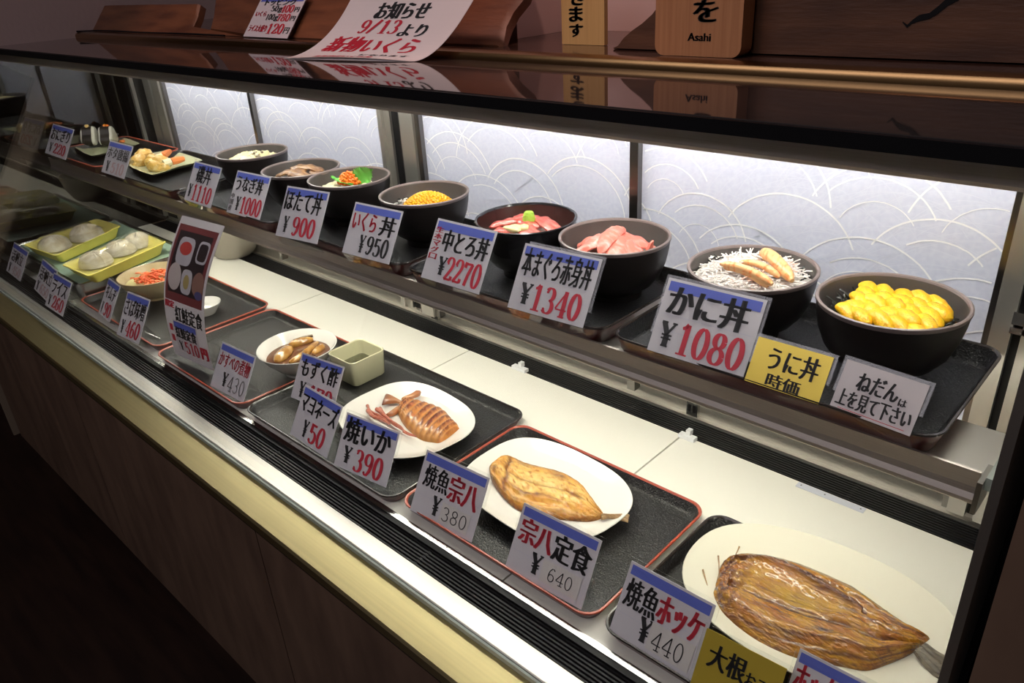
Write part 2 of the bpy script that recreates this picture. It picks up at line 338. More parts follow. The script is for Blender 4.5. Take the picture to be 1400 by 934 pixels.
# right end: black upright, stainless cheek and the outer wall beyond it
mb = MB()
mb.loft([[(XR, g0[0] - 0.004, -0.02), (XR + 0.011, g0[0] - 0.004, -0.02), (XR + 0.011, g0[0] + 0.02, -0.02), (XR, g0[0] + 0.02, -0.02)],
         [(XR, g1[0] - 0.004, 0.60), (XR + 0.011, g1[0] - 0.004, 0.60), (XR + 0.011, g1[0] + 0.02, 0.60), (XR, g1[0] + 0.02, 0.60)]], True, True, True)
part(mb, 'end_upright', M['black'])
mb = MB(); mb.box(XR, XR + 0.006, 0.46, 1.05, -0.02, 0.60); part(mb, 'end_cheek', M['sill'])
mb = MB(); mb.box(XR + 0.02, XR + 0.05, 0.43, 1.05, -0.02, 0.60); part(mb, 'outer_cheek', M['laminate'])
mb = MB(); mb.box(-0.150, XR, 1.0, 1.012, 0.322, 0.338); mb.box(-0.150, XR, 1.0, 1.012, 0.31, 0.318); part(mb, 'cross_rail', M['steel'])

# back panels with white broken arcs
rnd = random.Random(5)
PY = 1.02
def back_panel(x0, x1, z0, z1):
    b = MB(); b.box(x0, x1, PY, PY + 0.006, z0, z1, 0)
    def ribbon(cx, cz, r, a0, a1, wd, m, y, squash=1.0, jit=0.0):
        n = 26; last = None
        for i in range(n + 1):
            a = a0 + (a1 - a0) * i / n; rr = r + rnd.uniform(-jit, jit)
            d = (math.cos(a), math.sin(a) * squash)
            p = (cx + rr*d[0], cz + rr*d[1]); q = (cx + (rr-wd)*d[0], cz + (rr-wd)*d[1])
            ok = all(x0 < s[0] < x1 and z0 < s[1] < z1 for s in (p, q))
            if ok and last:
                b.add([(last[0][0], y, last[0][1]), (p[0], y, p[1]), (q[0], y, q[1]), (last[1][0], y, last[1][1])], [(0, 1, 2, 3)], m)
            last = (p, q) if ok else None
    for k in range(260):
        x, z = rnd.uniform(x0, x1), rnd.uniform(z0, z1); ribbon(x, z - 0.1, rnd.uniform(0.05, 0.2), rnd.uniform(0.2, 2.2), rnd.uniform(2.3, 2.9), 0.0006, 2, PY - 0.0004)
    row = 0; z = z0 - 0.06
    while z < z1 + 0.02:
        x = x0 - 0.12 + (0.075 if row % 2 else 0.0)
        while x < x1 + 0.12:
            cx, cz = x + rnd.uniform(-.03, .03), z + rnd.uniform(-.015, .015)
            r = rnd.uniform(0.082, 0.115)
            tl = rnd.uniform(-0.25, 0.1)
            a0, a1 = rnd.uniform(0.15, 0.55) + tl, rnd.uniform(2.5, 3.0) + tl
            ribbon(cx, cz, r, a0, a1, 0.0024, 1, PY - 0.0008, 0.95, 0.0003)
            if rnd.random() < 0.8: ribbon(cx + rnd.uniform(-.006, .006), cz - 0.004, r - rnd.uniform(0.012, 0.026), a0 + rnd.uniform(-.1, .3), a1 - rnd.uniform(0.0, 0.5), 0.0021, 1, PY - 0.0009, 0.95, 0.0003)
            if rnd.random() < 0.35: ribbon(cx, cz - 0.006, r - 0.045, a0, a1, 0.0015, 1, PY - 0.001, 0.95, 0.0003)
            x += 0.155
        z += 0.062; row += 1
    return part(b, 'back_panel', [M['panel'], M['panel_line'], M['panel_thread']])
PANELS = [(-2.376, -1.885), (-1.872, -1.350), (-1.222, -0.710), (-0.694, -0.178)]
for x0, x1 in PANELS: back_panel(x0, x1, 0.085, 0.575)
def posts(specs, name):
    for x0, x1, y0, m in specs:
        b = MB(); b.box(x0, x1, y0, 1.026, 0.03, 0.594); part(b, name, m)
posts([(-1.885, -1.872, 1.008, M['steel_dark']), (-0.710, -0.694, 1.008, M['steel_dark'])], 'mullion')
posts([(-1.350, -1.337, 1.004, M['liner_steel']), (-1.337, -1.318, 1.012, M['liner_steel']), (-1.318, -1.282, 1.018, M['black']),
       (-1.282, -1.277, 1.006, M['steel_dark']), (-1.277, -1.236, 1.004, M['liner_steel']), (-1.236, -1.222, 1.01, M['steel_dark']),
       (-2.392, -2.376, 1.01, M['steel_dark']), (-2.440, -2.392, 1.004, M['liner_steel']), (-2.462, -2.440, 1.016, M['black']), (-2.505, -2.462, 1.008, M['liner_steel']),
       (-2.60, -2.505, 1.018, M['black']), (-2.615, -2.60, 1.008, M['liner_steel']), (-2.67, -2.615, 1.016, M['black']),
       (-0.178, -0.170, 1.008, M['steel_dark']), (-0.170, -0.148, 1.002, M['liner_steel']), (-0.148, -0.137, 1.014, M['black']),
       (-0.137, -0.118, 1.0, M['liner_steel']), (-0.118, -0.058, 1.012, M['steel_dark'])], 'upright')
mb = MB(); mb.box(-1.334, -1.310, 1.006, 1.013, 0.525, 0.56); part(mb, 'latch', M['brass'])

# removable deck boards
seams = [-2.67, -2.165, -1.638, -1.099, -0.574, XR - 0.004]
names = ['under the green-lined steel vat', 'under the tray with the beige bowl', 'behind the skate and squid dishes', 'between the squid and flounder trays', 'behind the big mackerel plate']
for i in range(5):
    b = MB(); x0, x1 = seams[i] + 0.0015, seams[i+1] - 0.0015
    b.box(x0, x1, 0.5312, 0.9785, -0.0135, 0.0)
    o = b.build('deck_board', M['white_board'], smooth=False, loc=((x0+x1)/2, 0.755, -0.0135))
    tag(o, 'cream white deck board ' + names[i], 'board', 'deck boards of the case')
# ------------------------------------------------------------------ shelf
shelf = empty('display_shelf', (-1.4, 0.85, 0.243), 'long steel shelf with a grooved front rail carrying the bowls', 'shelf')
mb = MB(); mb.box(XL + 0.002, -0.098, 0.742, 0.832, 0.262, 0.272); part(mb, 'shelf_plate', M['sill'], parent=shelf)
prof = [(0.7335, 0.2785), (0.7365, 0.279), (0.7385, 0.272), (0.742, 0.262), (0.742, 0.2415), (0.7335, 0.2405), (0.7310, 0.2430), (0.7312, 0.2470), (0.7340, 0.2530), (0.7350, 0.2600), (0.7343, 0.2700)]
mb = MB(); mb.prism_x(prof, XL + 0.002, -0.103); part(mb, 'front_rail', M['steel_dull'], False, parent=shelf)
mb = MB(); mb.box(-0.1028, -0.098, 0.722, 0.76, 0.238, 0.2745); part(mb, 'rail_end_cap', M['steel_dark'], parent=shelf)
mb = MB(); mb.box(-0.0977, -0.088, 0.731, 0.828, 0.263, 0.277); part(mb, 'glass_end_strip', M['glass_edge'], parent=shelf)
mb = MB(); mb.box(XL + 0.02, -0.12, 0.745, 0.80, 0.2575, 0.2615); part(mb, 'lamp_reflector', M['white_enamel'], parent=shelf)
mb = MB(); mb.tube([(XL + 0.30, 0.768, 0.249), (-0.16, 0.768, 0.249)], 0.007, 10); part(mb, 'shelf_tube', M['tube2'], True, parent=shelf)
for x in (-2.2, -1.28, -0.60):
    b = MB(); b.prism_x([(0.81, 0.2615), (0.81, 0.250), (1.0, 0.225), (1.03, 0.16), (1.0435, 0.16), (1.0435, 0.2615)], x, x + 0.006); part(b, 'bracket', M['steel_dark'], parent=shelf)
for x in (-1.285, -0.602, -0.1345):
    b = MB(); b.box(x, x + 0.022, 1.036, 1.0435, 0.003, 0.16, 0)
    for k in range(7):
        for dx in (0.003, 0.013): b.box(x + dx, x + dx + 0.006, 1.0352, 1.0362, 0.012 + k * 0.02, 0.026 + k * 0.02, 1)
    part(b, 'slotted_standard', [M['steel'], M['black']])

# ------------------------------------------------------------------ lettering
_fc = bpy.data.curves.new('lettering', 'FONT'); _fo = bpy.data.objects.new('lettering', _fc); col.objects.link(_fo)
_fc.resolution_u = 3
_cache = {}
def glyphs(txt):
    if txt not in _cache:
        _fc.body = txt; dg = bpy.context.evaluated_depsgraph_get(); dg.update()
        me = bpy.data.meshes.new_from_object(_fo.evaluated_get(dg))
        vs = [(v.co.x, v.co.y) for v in me.vertices]; fs = [tuple(p.vertices) for p in me.polygons]
        bpy.data.meshes.remove(me)
        x0 = min(v[0] for v in vs); x1 = max(v[0] for v in vs); y0 = min(v[1] for v in vs); y1 = max(v[1] for v in vs)
        _cache[txt] = ([((x - x0) / (x1 - x0 or 1), (y - y0) / (y1 - y0 or 1)) for x, y in vs], fs)
    return _cache[txt]
def el(cx, cy, rx, ry, a0, a1, n=22):
    return [(cx + rx * math.cos(math.radians(a0 + (a1 - a0) * i / n)), cy + ry * math.sin(math.radians(a0 + (a1 - a0) * i / n))) for i in range(n + 1)]
# didone-like figures: strokes inside a 0.6 x 1 cell, thick where they run upright
FIG = {
 '0': [el(.30, .5, .20, .46, 90, 450)],
 '1': [[(.33, .97), (.33, .03)], [(.14, .82), (.24, .86), (.33, .97)], [(.13, .03), (.53, .03)]],
 '2': [[(.13, .74)] + el(.30, .74, .19, .22, 170, -20, 14) + [(.42, .52), (.22, .22), (.10, .06)], [(.10, .07), (.52, .07)], [(.10, .1), (.50, .1)], [(.52, .07), (.53, .24)]],
 '3': [el(.28, .73, .18, .23, 150, -90, 16), el(.28, .27, .21, .24, 90, -150, 16)],
 '4': [[(.41, .97), (.41, .03)], [(.41, .97), (.06, .30)], [(.06, .28), (.57, .28)], [(.26, .03), (.54, .03)]],
 '5': [[(.15, .92), (.49, .92)], [(.15, .87), (.47, .87)], [(.16, .95), (.14, .50)], [(.14, .50)] + el(.29, .31, .21, .28, 130, -150, 18)],
 '6': [el(.30, .28, .19, .25, 0, 360), [(.47, .84), (.40, .95), (.28, .94), (.16, .74), (.11, .48), (.12, .28)]],
 '7': [[(.10, .91), (.53, .91)], [(.10, .87), (.51, .87)], [(.11, .95), (.09, .72)], [(.52, .91), (.36, .50), (.28, .03)]],
 '8': [el(.30, .74, .16, .21, 0, 360), el(.30, .27, .20, .24, 0, 360)],
 '9': [el(.30, .70, .19, .25, 0, 360), [(.13, .14), (.20, .04), (.32, .06), (.44, .26), (.49, .52), (.48, .70)]],
 '￥': [[(.10, .95), (.31, .50)], [(.53, .95), (.31, .50)], [(.31, .50), (.31, .03)], [(.02, .95), (.24, .95)], [(.42, .95), (.60, .95)], [(.12, .46), (.50, .46)], [(.12, .32), (.50, .32)], [(.18, .03), (.44, .03)]],
 '/': [[(.08, .0), (.5, 1.0)]],
}
def figure(ch, thick=.092, thin=.028, hand=False):
    vs, fs = [], []
    if ch == '￥': thick, thin = .105, .036
    for st in FIG[ch]:
        b = len(vs)
        for i, p in enumerate(st):
            q0 = st[max(i-1, 0)]; q1 = st[min(i+1, len(st)-1)]
            dx, dy = q1[0]-q0[0], q1[1]-q0[1]; l = math.hypot(dx, dy) or 1; dx /= l; dy /= l
            h = .03 if hand else thin + (thick - thin) * abs(dy) ** 1.3 * (1 if not (ch == '4' and dx * dy > 0.1) and not (ch == '￥' and dx * dy > 0.1) else .15)
            nx, ny = -dy * h, dx * h
            vs += [(p[0] + nx, p[1] + ny), (p[0] - nx, p[1] - ny)]
        fs += [(b + 2*i, b + 2*i + 1, b + 2*i + 3, b + 2*i + 2) for i in range(len(st) - 1)]
    if ch in '2359' or ch == '6':
        for cx, cy in {'2': [(.15, .71)], '3': [(.14, .80), (.12, .17)], '5': [(.12, .17)], '9': [(.15, .13)], '6': [(.46, .86)]}[ch]:
            if not hand:
                b = len(vs); vs += [(cx + .06*math.cos(k*.7854), cy + .05*math.sin(k*.7854)) for k in range(8)]; fs.append(tuple(range(b, b + 8)))
    return vs, fs
HANDFIG = dict(FIG); 
def put_figures(mb, txt, box, fn, layer, m, hand=False, gap=.60):
    u0, v0, u1, v1 = box; n = len(txt); wtot = n * gap
    for i, ch in enumerate(txt):
        if ch == ' ': continue
        vs, fs = figure(ch, hand=hand)
        wob = (random.Random(i * 7 + n).uniform(-.06, .06) if hand else 0)
        mb.add([fn(u0 + (u1-u0) * (i*gap + x) / wtot, v0 + (v1-v0) * (y + wob), layer) for x, y in vs], fs, m)
def put_text(mb, txt, box, fn, layer, m, bold=.0, vertical=False):
    u0, v0, u1, v1 = box
    if vertical:
        n = len(txt)
        for i, ch in enumerate(txt):
            h = (v1 - v0) / n; put_text(mb, ch, (u0, v1 - (i + .92) * h, u1, v1 - (i + .08) * h), fn, layer, m, bold)
        return
    vs, fs = glyphs(txt)
    k = [0.0] if not bold else [-bold, -bold/3, bold/3, bold]
    for d in k:
        mb.add([fn(u0 + (u1-u0) * x + d, v0 + (v1-v0) * y + d * .12, layer) for x, y in vs], fs, m)
def quad(mb, box, fn, layer, m, nu=1, nv=1):
    u0, v0, u1, v1 = box
    for j in range(nv):
        for i in range(nu):
            a, b = u0 + (u1-u0)*i/nu, u0 + (u1-u0)*(i+1)/nu; c, d = v0 + (v1-v0)*j/nv, v0 + (v1-v0)*(j+1)/nv
            mb.add([fn(a, c, layer), fn(b, c, layer), fn(b, d, layer), fn(a, d, layer)], [(0, 1, 2, 3)], m)
def disc(mb, cu, cv, ru, rv, fn, layer, m, n=20, sq=1.0):
    ang = [2*math.pi*i/n for i in range(n)]
    rings = [[fn(cu + k*ru * math.copysign(abs(math.cos(t))**sq, math.cos(t)), cv + k*rv * math.copysign(abs(math.sin(t))**sq, math.sin(t)), layer) for t in ang] for k in (1, .8, .6, .4, .2, .01)]
    mb.loft(rings, True, False, False, m)

INKS = [M['paper'], M['blue'], M['ink'], M['red'], M['rule'], M['paper_warm'], M['ink_grey'], M['red_faded']]
PAP, BLU, INK, RED, RUL, PAT, GRY, FAD = range(8)
LAY = 0.00025
def price_card(bl, br, tr, tl, z, zfloor, label, items, face=None, stripe=True, group=None, tilt=31, name='price_card', rules=True):
    A, B = at(*bl, z), at(*br, z)
    e = (B - A); wd = e.length; e.normalize()
    back = Vector((-e.y, e.x, 0)); upv = (Vector((0, 0, 1)) * math.cos(math.radians(tilt)) + back * math.sin(math.radians(tilt)))
    nrm = e.cross(upv).normalized()      # points to the viewer
    o = Vector((0, 0, CZ)); hs = []; ss = []
    for p in (tl, tr):
        r = ray(*p); t_ = (A - o).dot(nrm) / r.dot(nrm); q = o + r * t_
        hs.append((q - A).dot(upv)); ss.append((q - A).dot(e))
    h = sum(hs) / 2
    base = (A + B) / 2; base.z = zfloor
    root = empty(name, base, label, 'price card' if name == 'price_card' else 'sign', group)
    def fn(u, v, lay): return A + e * (wd * u) + upv * (h * v) + nrm * (lay * LAY + 0.001)
    mb = MB()
    vs = [fn(0, 0, 0), fn(1, 0, 0), fn(1, 1, 0), fn(0, 1, 0)]
    mb.add(vs + [v - nrm * 0.0007 for v in vs], [(0, 1, 2, 3), (7, 6, 5, 4), (4, 5, 1, 0), (5, 6, 2, 1), (6, 7, 3, 2), (7, 4, 0, 3)], PAP)
    if stripe: quad(mb, (.03, .835, .97, .965), fn, 1, BLU)
    if rules and stripe:
        for v in (.31, .52): quad(mb, (.03, v, .97, v + .006), fn, 1, RUL)
    for it in items:
        kind, txt, box, m = it[:4]
        if kind == 'fig': put_figures(mb, txt, box, fn, 3, m)
        elif kind == 'hand' and not any(q[0] == 'quad' and q[3] == PAT for q in items): put_figures(mb, txt, box, fn, 4, m, True)
        elif kind == 'bold': put_text(mb, txt, box, fn, 3, m, it[4] if len(it) > 4 else .011)
        elif kind == 'thin': put_text(mb, txt, box, fn, 3, m, 0.003)
        elif kind == 'vert': put_text(mb, txt, box, fn, 3, m, .006, True)
        elif kind == 'quad' and m != PAT: quad(mb, box, fn, 2, m)
    mats = list(INKS)
    if face: mats[0] = face
    sheet = mb.build('paper', mats, root, False)
    for it in items:
        if it[0] == 'quad' and it[3] == PAT:       # a patch stuck over the printed price
            pb_ = MB(); quad(pb_, it[2], fn, 4, 0)
            for h_ in items:
                if h_[0] == 'hand': put_figures(pb_, h_[1], h_[2], fn, 6, 1, True)
            pb_.build('price_patch', [M['paper_warm'], M['ink']], sheet, False)['label'] = 'cream patch with a handwritten price'
    # clear holder: a sheet behind the paper, slightly larger, with an easel foot behind it
    sb = MB(); mw, mh = .004, .004
    def hp(a, b, d): return A + e * a + upv * b - nrm * d
    f = [hp(-mw, -.001, 0), hp(wd + mw, -.001, 0), hp(wd + mw, h + mh, 0), hp(-mw, h + mh, 0)]
    sb.loft([f, [p - nrm * .0022 for p in f]], True, True, True)
    foot = []
    for a in (wd * .15, wd * .85):
        top = hp(a, h * .45, .003); foot.append((top, Vector((top.x + back.x * .028, top.y + back.y * .028, zfloor + .0005))))
    q = [foot[0][0], foot[1][0], foot[1][1], foot[0][1]]; th = back * .0015
    sb.loft([q, [p + th for p in q]], True, True, True)
    lip = [hp(0, -.001, 0), hp(wd, -.001, 0)]; lo = [Vector((p.x, p.y, zfloor + .0005)) + back * .012 for p in lip]
    q = [lip[0], lip[1], lo[1], lo[0]]; sb.loft([q, [p + th for p in q]], True, True, True)
    sb.build('clear_holder', M['acrylic'], root, False)
    return root

ZU, ZUF = 0.2985, 0.2775      # card base just inside the upper tray rim, upper tray floor
ZL, ZLF = 0.018, 0.0052
def std(name, price, pc=RED, nm=INK, bold=.011, nb=(.07, .50, .93, .93), pb=None):
    n = len(price)
    pb = pb or (.30, .05, .30 + .165 * n if n > 3 else .32 + .18 * n, .44)
    return [('bold', name, nb, nm, bold), ('fig', '￥', (.13, .10, .28, .40), INK), ('fig', price, pb, pc)]

# upper row
price_card((62,209),(90,219),(106,178),(79,171), ZU, ZUF, 'price card reading 220 beside the rice balls', [('bold','おにぎり',(.08,.5,.92,.9),INK,.012),('fig','￥',(.13,.10,.28,.40),INK),('fig','220',(.34,.07,.9,.42),RED)])
price_card((139,235),(170,245),(186,201),(154,193), ZU, ZUF, 'price card with four black characters before the fried whelk plate', [('bold','ホタ唐揚',(.06,.48,.94,.83),INK,.006),('fig','￥',(.13,.08,.28,.40),INK),('fig','510',(.36,.05,.9,.40),FAD)])
price_card((252,273),(288,285),(301,229),(263,219), ZU, ZUF, 'price card reading 1110 before the pale shellfish bowl', [('bold','磯丼',(.22,.50,.74,.93),INK,.008),('fig','￥',(.06,.12,.20,.44),INK),('fig','1110',(.22,.05,.92,.46),RED)])
price_card((310,290),(355,302),(374,243),(327,233), ZU, ZUF, 'price card reading 1000 before the grilled eel bowl', [('bold','うなぎ丼',(.08,.54,.86,.90),INK,.011),('fig','￥',(.20,.10,.34,.42),INK),('fig','1000',(.35,.05,.96,.45),RED),('vert','中国産',(.03,.05,.12,.48),GRY)])
price_card((377,322),(434,334),(452,265),(392,252), ZU, ZUF, 'price card reading 900 before the scallop and roe bowl', [('bold','ほたて丼',(.05,.52,.90,.94),INK,.010),('fig','￥',(.12,.10,.25,.42),INK),('fig','900',(.34,.06,.88,.44),RED)])
price_card((468,345),(532,362),(556,292),(490,275), ZU, ZUF, 'price card reading 950 before the amber roe bowl', [('bold','いくら',(.06,.48,.55,.84),RED,.009),('bold','丼',(.64,.47,.94,.84),INK,.013),('fig','￥',(.30,.08,.43,.42),INK),('fig','950',(.46,.07,.92,.43),INK)])
price_card((576,379),(655,403),(687,322),(609,297), ZU, ZUF, 'price card reading 2270 before the fatty tuna bowl', [('bold','中とろ丼',(.20,.50,.95,.86),INK,.012),('vert','生本マグロ',(.03,.33,.16,.88),RED),('fig','￥',(.22,.12,.37,.42),INK),('fig','2270',(.36,.05,.96,.45),RED)])
price_card((694,420),(797,449),(824,355),(713,331), ZU, ZUF, 'price card reading 1340 before the lean tuna bowl', [('bold','本まぐろ赤身丼',(.05,.52,.94,.95),INK,.007),('fig','￥',(.11,.11,.27,.43),INK),('fig','1340',(.27,.05,.92,.45),RED)])
price_card((885,478),(1016,518),(1052,415),(923,378), ZU, ZUF, 'price card reading 1080 before the crab bowl', [('bold','かに丼',(.08,.52,.88,.93),INK,.016),('fig','￥',(.07,.10,.24,.44),INK),('fig','1080',(.26,.05,.95,.47),RED)])
price_card((1018,520),(1119,553),(1141,487),(1030,460), ZU, ZUF, 'gold handwritten card before the sea urchin bowl', [('bold','うに丼',(.22,.38,.88,.88),INK,.010),('bold','時価',(.28,.02,.72,.32),INK,.008)], face=M['paper_gold'], stripe=False)
price_card((1134,556),(1244,597),(1263,521),(1145,490), ZU, ZUF, 'grey handwritten card at the right end of the shelf', [('bold','ねだん',(.22,.48,.72,.84),INK,.009),('bold','は',(.75,.46,.84,.60),INK,.005),('bold','上を見て下さい',(.05,.10,.95,.44),INK,.008),('quad','',(.10,.05,.92,.062),RED)], face=M['paper_grey'], stripe=False)
# lower row
price_card((9,370),(28,385),(39,344),(21,332), ZL-.016, .0, 'leftmost price card before the first yellow tub', [('bold','活帆立',(.1,.42,.85,.80),INK,.006),('fig','￥',(.1,.05,.25,.35),INK),('fig','450',(.35,.05,.9,.35),FAD)])
price_card((47,395),(66,414),(83,371),(57,355), ZL-.016, .0, 'price card half hidden behind the rice card', [('bold','活帆立',(.08,.42,.94,.80),INK,.006),('fig','￥',(.1,.05,.25,.35),INK),('fig','650',(.35,.05,.9,.35),FAD)])
price_card((62,417),(86,433),(98,386),(75,373), ZL-.016, .0, 'price card reading 260 at the corner of the steel vat', [('bold','ライス',(.12,.46,.9,.86),INK,.010),('fig','￥',(.1,.08,.25,.38),INK),('fig','260',(.32,.05,.92,.42),RED)])
price_card((135,428),(150,441),(164,391),(147,378), ZL, ZLF, 'price card reading 90 before the beige bowl', [('bold','キムチ',(.12,.5,.9,.86),INK,.012),('fig','￥',(.1,.08,.25,.38),INK),('fig','90',(.34,.05,.88,.42),RED)])
price_card((160,457),(190,471),(208,413),(180,398), ZL, ZLF, 'price card reading 460 beside the tall curled menu sign', [('bold','さば味噌',(.06,.48,.94,.88),INK,.006),('fig','￥',(.1,.08,.25,.38),INK),('fig','460',(.32,.05,.92,.42),RED)])
price_card((288,527),(333,551),(350,487),(305,468), ZL, ZLF, 'price card reading 430 in handwriting by the simmered skate bowl', [('bold','かすべの煮物',(.06,.50,.95,.82),RED,.005),('fig','￥',(.28,.12,.44,.42),INK),('hand','430',(.46,.08,.95,.42),GRY)])
price_card((398,543),(455,566),(477,507),(423,482), ZL, ZLF, 'price card before the square cup, behind the 50 card', [('bold','もずく酢',(.08,.52,.93,.92),INK,.010),('fig','￥',(.14,.08,.28,.42),INK),('fig','170',(.36,.06,.92,.42),RED)])
price_card((397,593),(447,627),(472,555),(416,527), ZL, ZLF, 'price card reading 50 leaning before another card', [('bold','マヨネーズ',(.06,.54,.97,.92),INK,.010),('fig','￥',(.26,.10,.40,.42),INK),('fig','50',(.44,.06,.84,.45),RED)])
price_card((457,635),(528,667),(551,600),(476,557), ZL, ZLF, 'price card reading 390 before the grilled squid plate', [('bold','焼いか',(.06,.50,.90,.95),INK,.014),('fig','￥',(.12,.12,.28,.43),INK),('fig','390',(.34,.04,.88,.45),RED)])
price_card((561,697),(645,742),(680,660),(591,616), ZL, ZLF, 'price card reading 380 before the flounder plate', [('bold','焼魚',(.08,.46,.47,.82),INK,.007),('bold','宗八',(.49,.42,.93,.82),RED,.013),('fig','￥',(.30,.10,.44,.40),INK),('quad','',(.46,.06,.90,.36),PAT),('hand','380',(.48,.10,.88,.32),INK)])
price_card((691,775),(795,834),(830,740),(722,692), ZL, ZLF, 'price card reading 640 at the front of the flounder tray', [('bold','宗八',(.06,.46,.48,.83),RED,.013),('bold','定食',(.50,.44,.95,.83),INK,.013),('fig','￥',(.28,.12,.43,.42),INK),('quad','',(.44,.08,.92,.40),PAT),('hand','640',(.52,.14,.84,.34),INK)])
price_card((833,862),(945,931),(993,835),(868,768), ZL, ZLF, 'price card reading 440 before the big mackerel plate', [('bold','焼魚',(.05,.42,.44,.81),INK,.008),('bold','ホッケ',(.45,.42,.95,.81),RED,.014),('fig','￥',(.30,.10,.46,.42),INK),('quad','',(.44,.06,.94,.42),PAT),('hand','440',(.48,.10,.86,.36),INK)])
price_card((939,950),(1046,1012),(1086,922),(985,865), ZL, ZLF, 'gold handwritten card before the mackerel plate', [('bold','大根',(.12,.52,.58,.86),INK,.010),('bold','おろし',(.60,.50,.98,.72),INK,.006)], face=M['paper_gold'], stripe=False)
price_card((1062,985),(1165,1045),(1203,947),(1107,888), ZL, ZLF, 'price card with a red character at the bottom of the frame', [('bold','ホッケ',(.05,.44,.60,.84),RED,.013),('bold','定食',(.62,.44,.96,.84),INK,.011),('fig','￥',(.28,.12,.43,.42),INK),('fig','700',(.46,.08,.9,.42),RED)])

# ------------------------------------------------------------------ signs
def tall_sign():
    A, B = at(240, 484, 0.012), at(292, 507, 0.012)
    e = B - A; wd = e.length; e.normalize(); back = Vector((-e.y, e.x, 0))
    T = math.radians(16); upv = Vector((0, 0, 1)) * math.cos(T) + back * math.sin(T); nrm = e.cross(upv).normalized()
    o = Vector((0, 0, CZ)); hs = []
    for p in ((243, 290), (313, 318)):
        r = ray(*p); q = o + r * ((A - o).dot(nrm) / r.dot(nrm)); hs.append((q - A).dot(upv))
    h = sum(hs) / 2
    def fn(u, v, lay):
        b = 0.030 * math.sin(math.pi * min(1, v)) - 0.012 * v * v
        return A + e * (wd * u * (1 + .06 * v)) + upv * (h * v) + nrm * (b + lay * .0003)
    root = empty('menu_sign', (A + B) / 2 - Vector((0, 0, .006)), 'tall curled laminated menu sign with a photo of a salmon set meal', 'sign')
    mats = [M['paper_pink'], M['photo_maroon'], M['photo_dark'], M['photo_white'], M['photo_red'], M['photo_rice'], M['photo_soup'], M['photo_yellow'], M['photo_blue'], M['ink'], M['red'], M['blue'], M['paper_grey']]
    mb = MB()
    for k in range(24):
        quad(mb, (0, k/24, 1, (k+1)/24), fn, 0, 0)
        mb.add([fn(0, k/24, -3), fn(1, k/24, -3), fn(1, (k+1)/24, -3), fn(0, (k+1)/24, -3)], [(3, 2, 1, 0)], 0)
    quad(mb, (.04, .43, .95, .95), fn, 1, 1, 2, 12)
    quad(mb, (.10, .49, .88, .91), fn, 2, 2, 2, 10)
    D = lambda *a, **k: disc(mb, *a[:4], fn, *a[4:], **k)
    D(.36, .78, .19, .095, 3, 3, sq=.5); D(.36, .80, .14, .045, 4, 4); D(.76, .80, .13, .075, 3, 3, sq=.5); D(.76, .80, .10, .058, 4, 2, sq=.5)
    D(.24, .60, .16, .095, 3, 5); D(.54, .585, .13, .085, 3, 3, sq=.6); D(.54, .585, .07, .05, 4, 7); D(.82, .59, .14, .085, 3, 6); D(.86, .52, .09, .03, 4, 8)
    put_text(mb, '限定', (.04, .375, .26, .425), fn, 2, 10, .012)
    put_text(mb, '紅鮭定食', (.28, .285, .95, .40), fn, 2, 9, .009)
    quad(mb, (.18, .06, .78, .29), fn, 2, 12, 1, 4); quad(mb, (.20, .235, .76, .28), fn, 3, 11)
    put_text(mb, '紅鮭定食', (.22, .16, .74, .245), fn, 4, 9, .01)
    put_figures(mb, '￥', (.24, .07, .34, .14), fn, 4, 9); put_figures(mb, '510', (.38, .055, .74, .15), fn, 4, 10)
    put_text(mb, '円', (.80, .06, .95, .15), fn, 3, 10, .02)
    for v in (.12, .20): quad(mb, (.07, v, .15, v + .05), fn, 2, 10)
    mb.build('printed_sheet', mats, root, False)
    sb = MB()
    for k in range(1): 
        p = [fn(.15, .02, -4), fn(.85, .02, -4)]; q = [p[1] + back * .07 + Vector((0, 0, -.004)), p[0] + back * .07 + Vector((0, 0, -.004))]
        for P_ in p + q: P_.z = max(P_.z, .0065)
        sb.loft([p + q, [x + Vector((0, 0, .0015)) for x in p + q]], True, True, True)
    sb.build('sign_foot', M['acrylic'], root, False)
tall_sign()

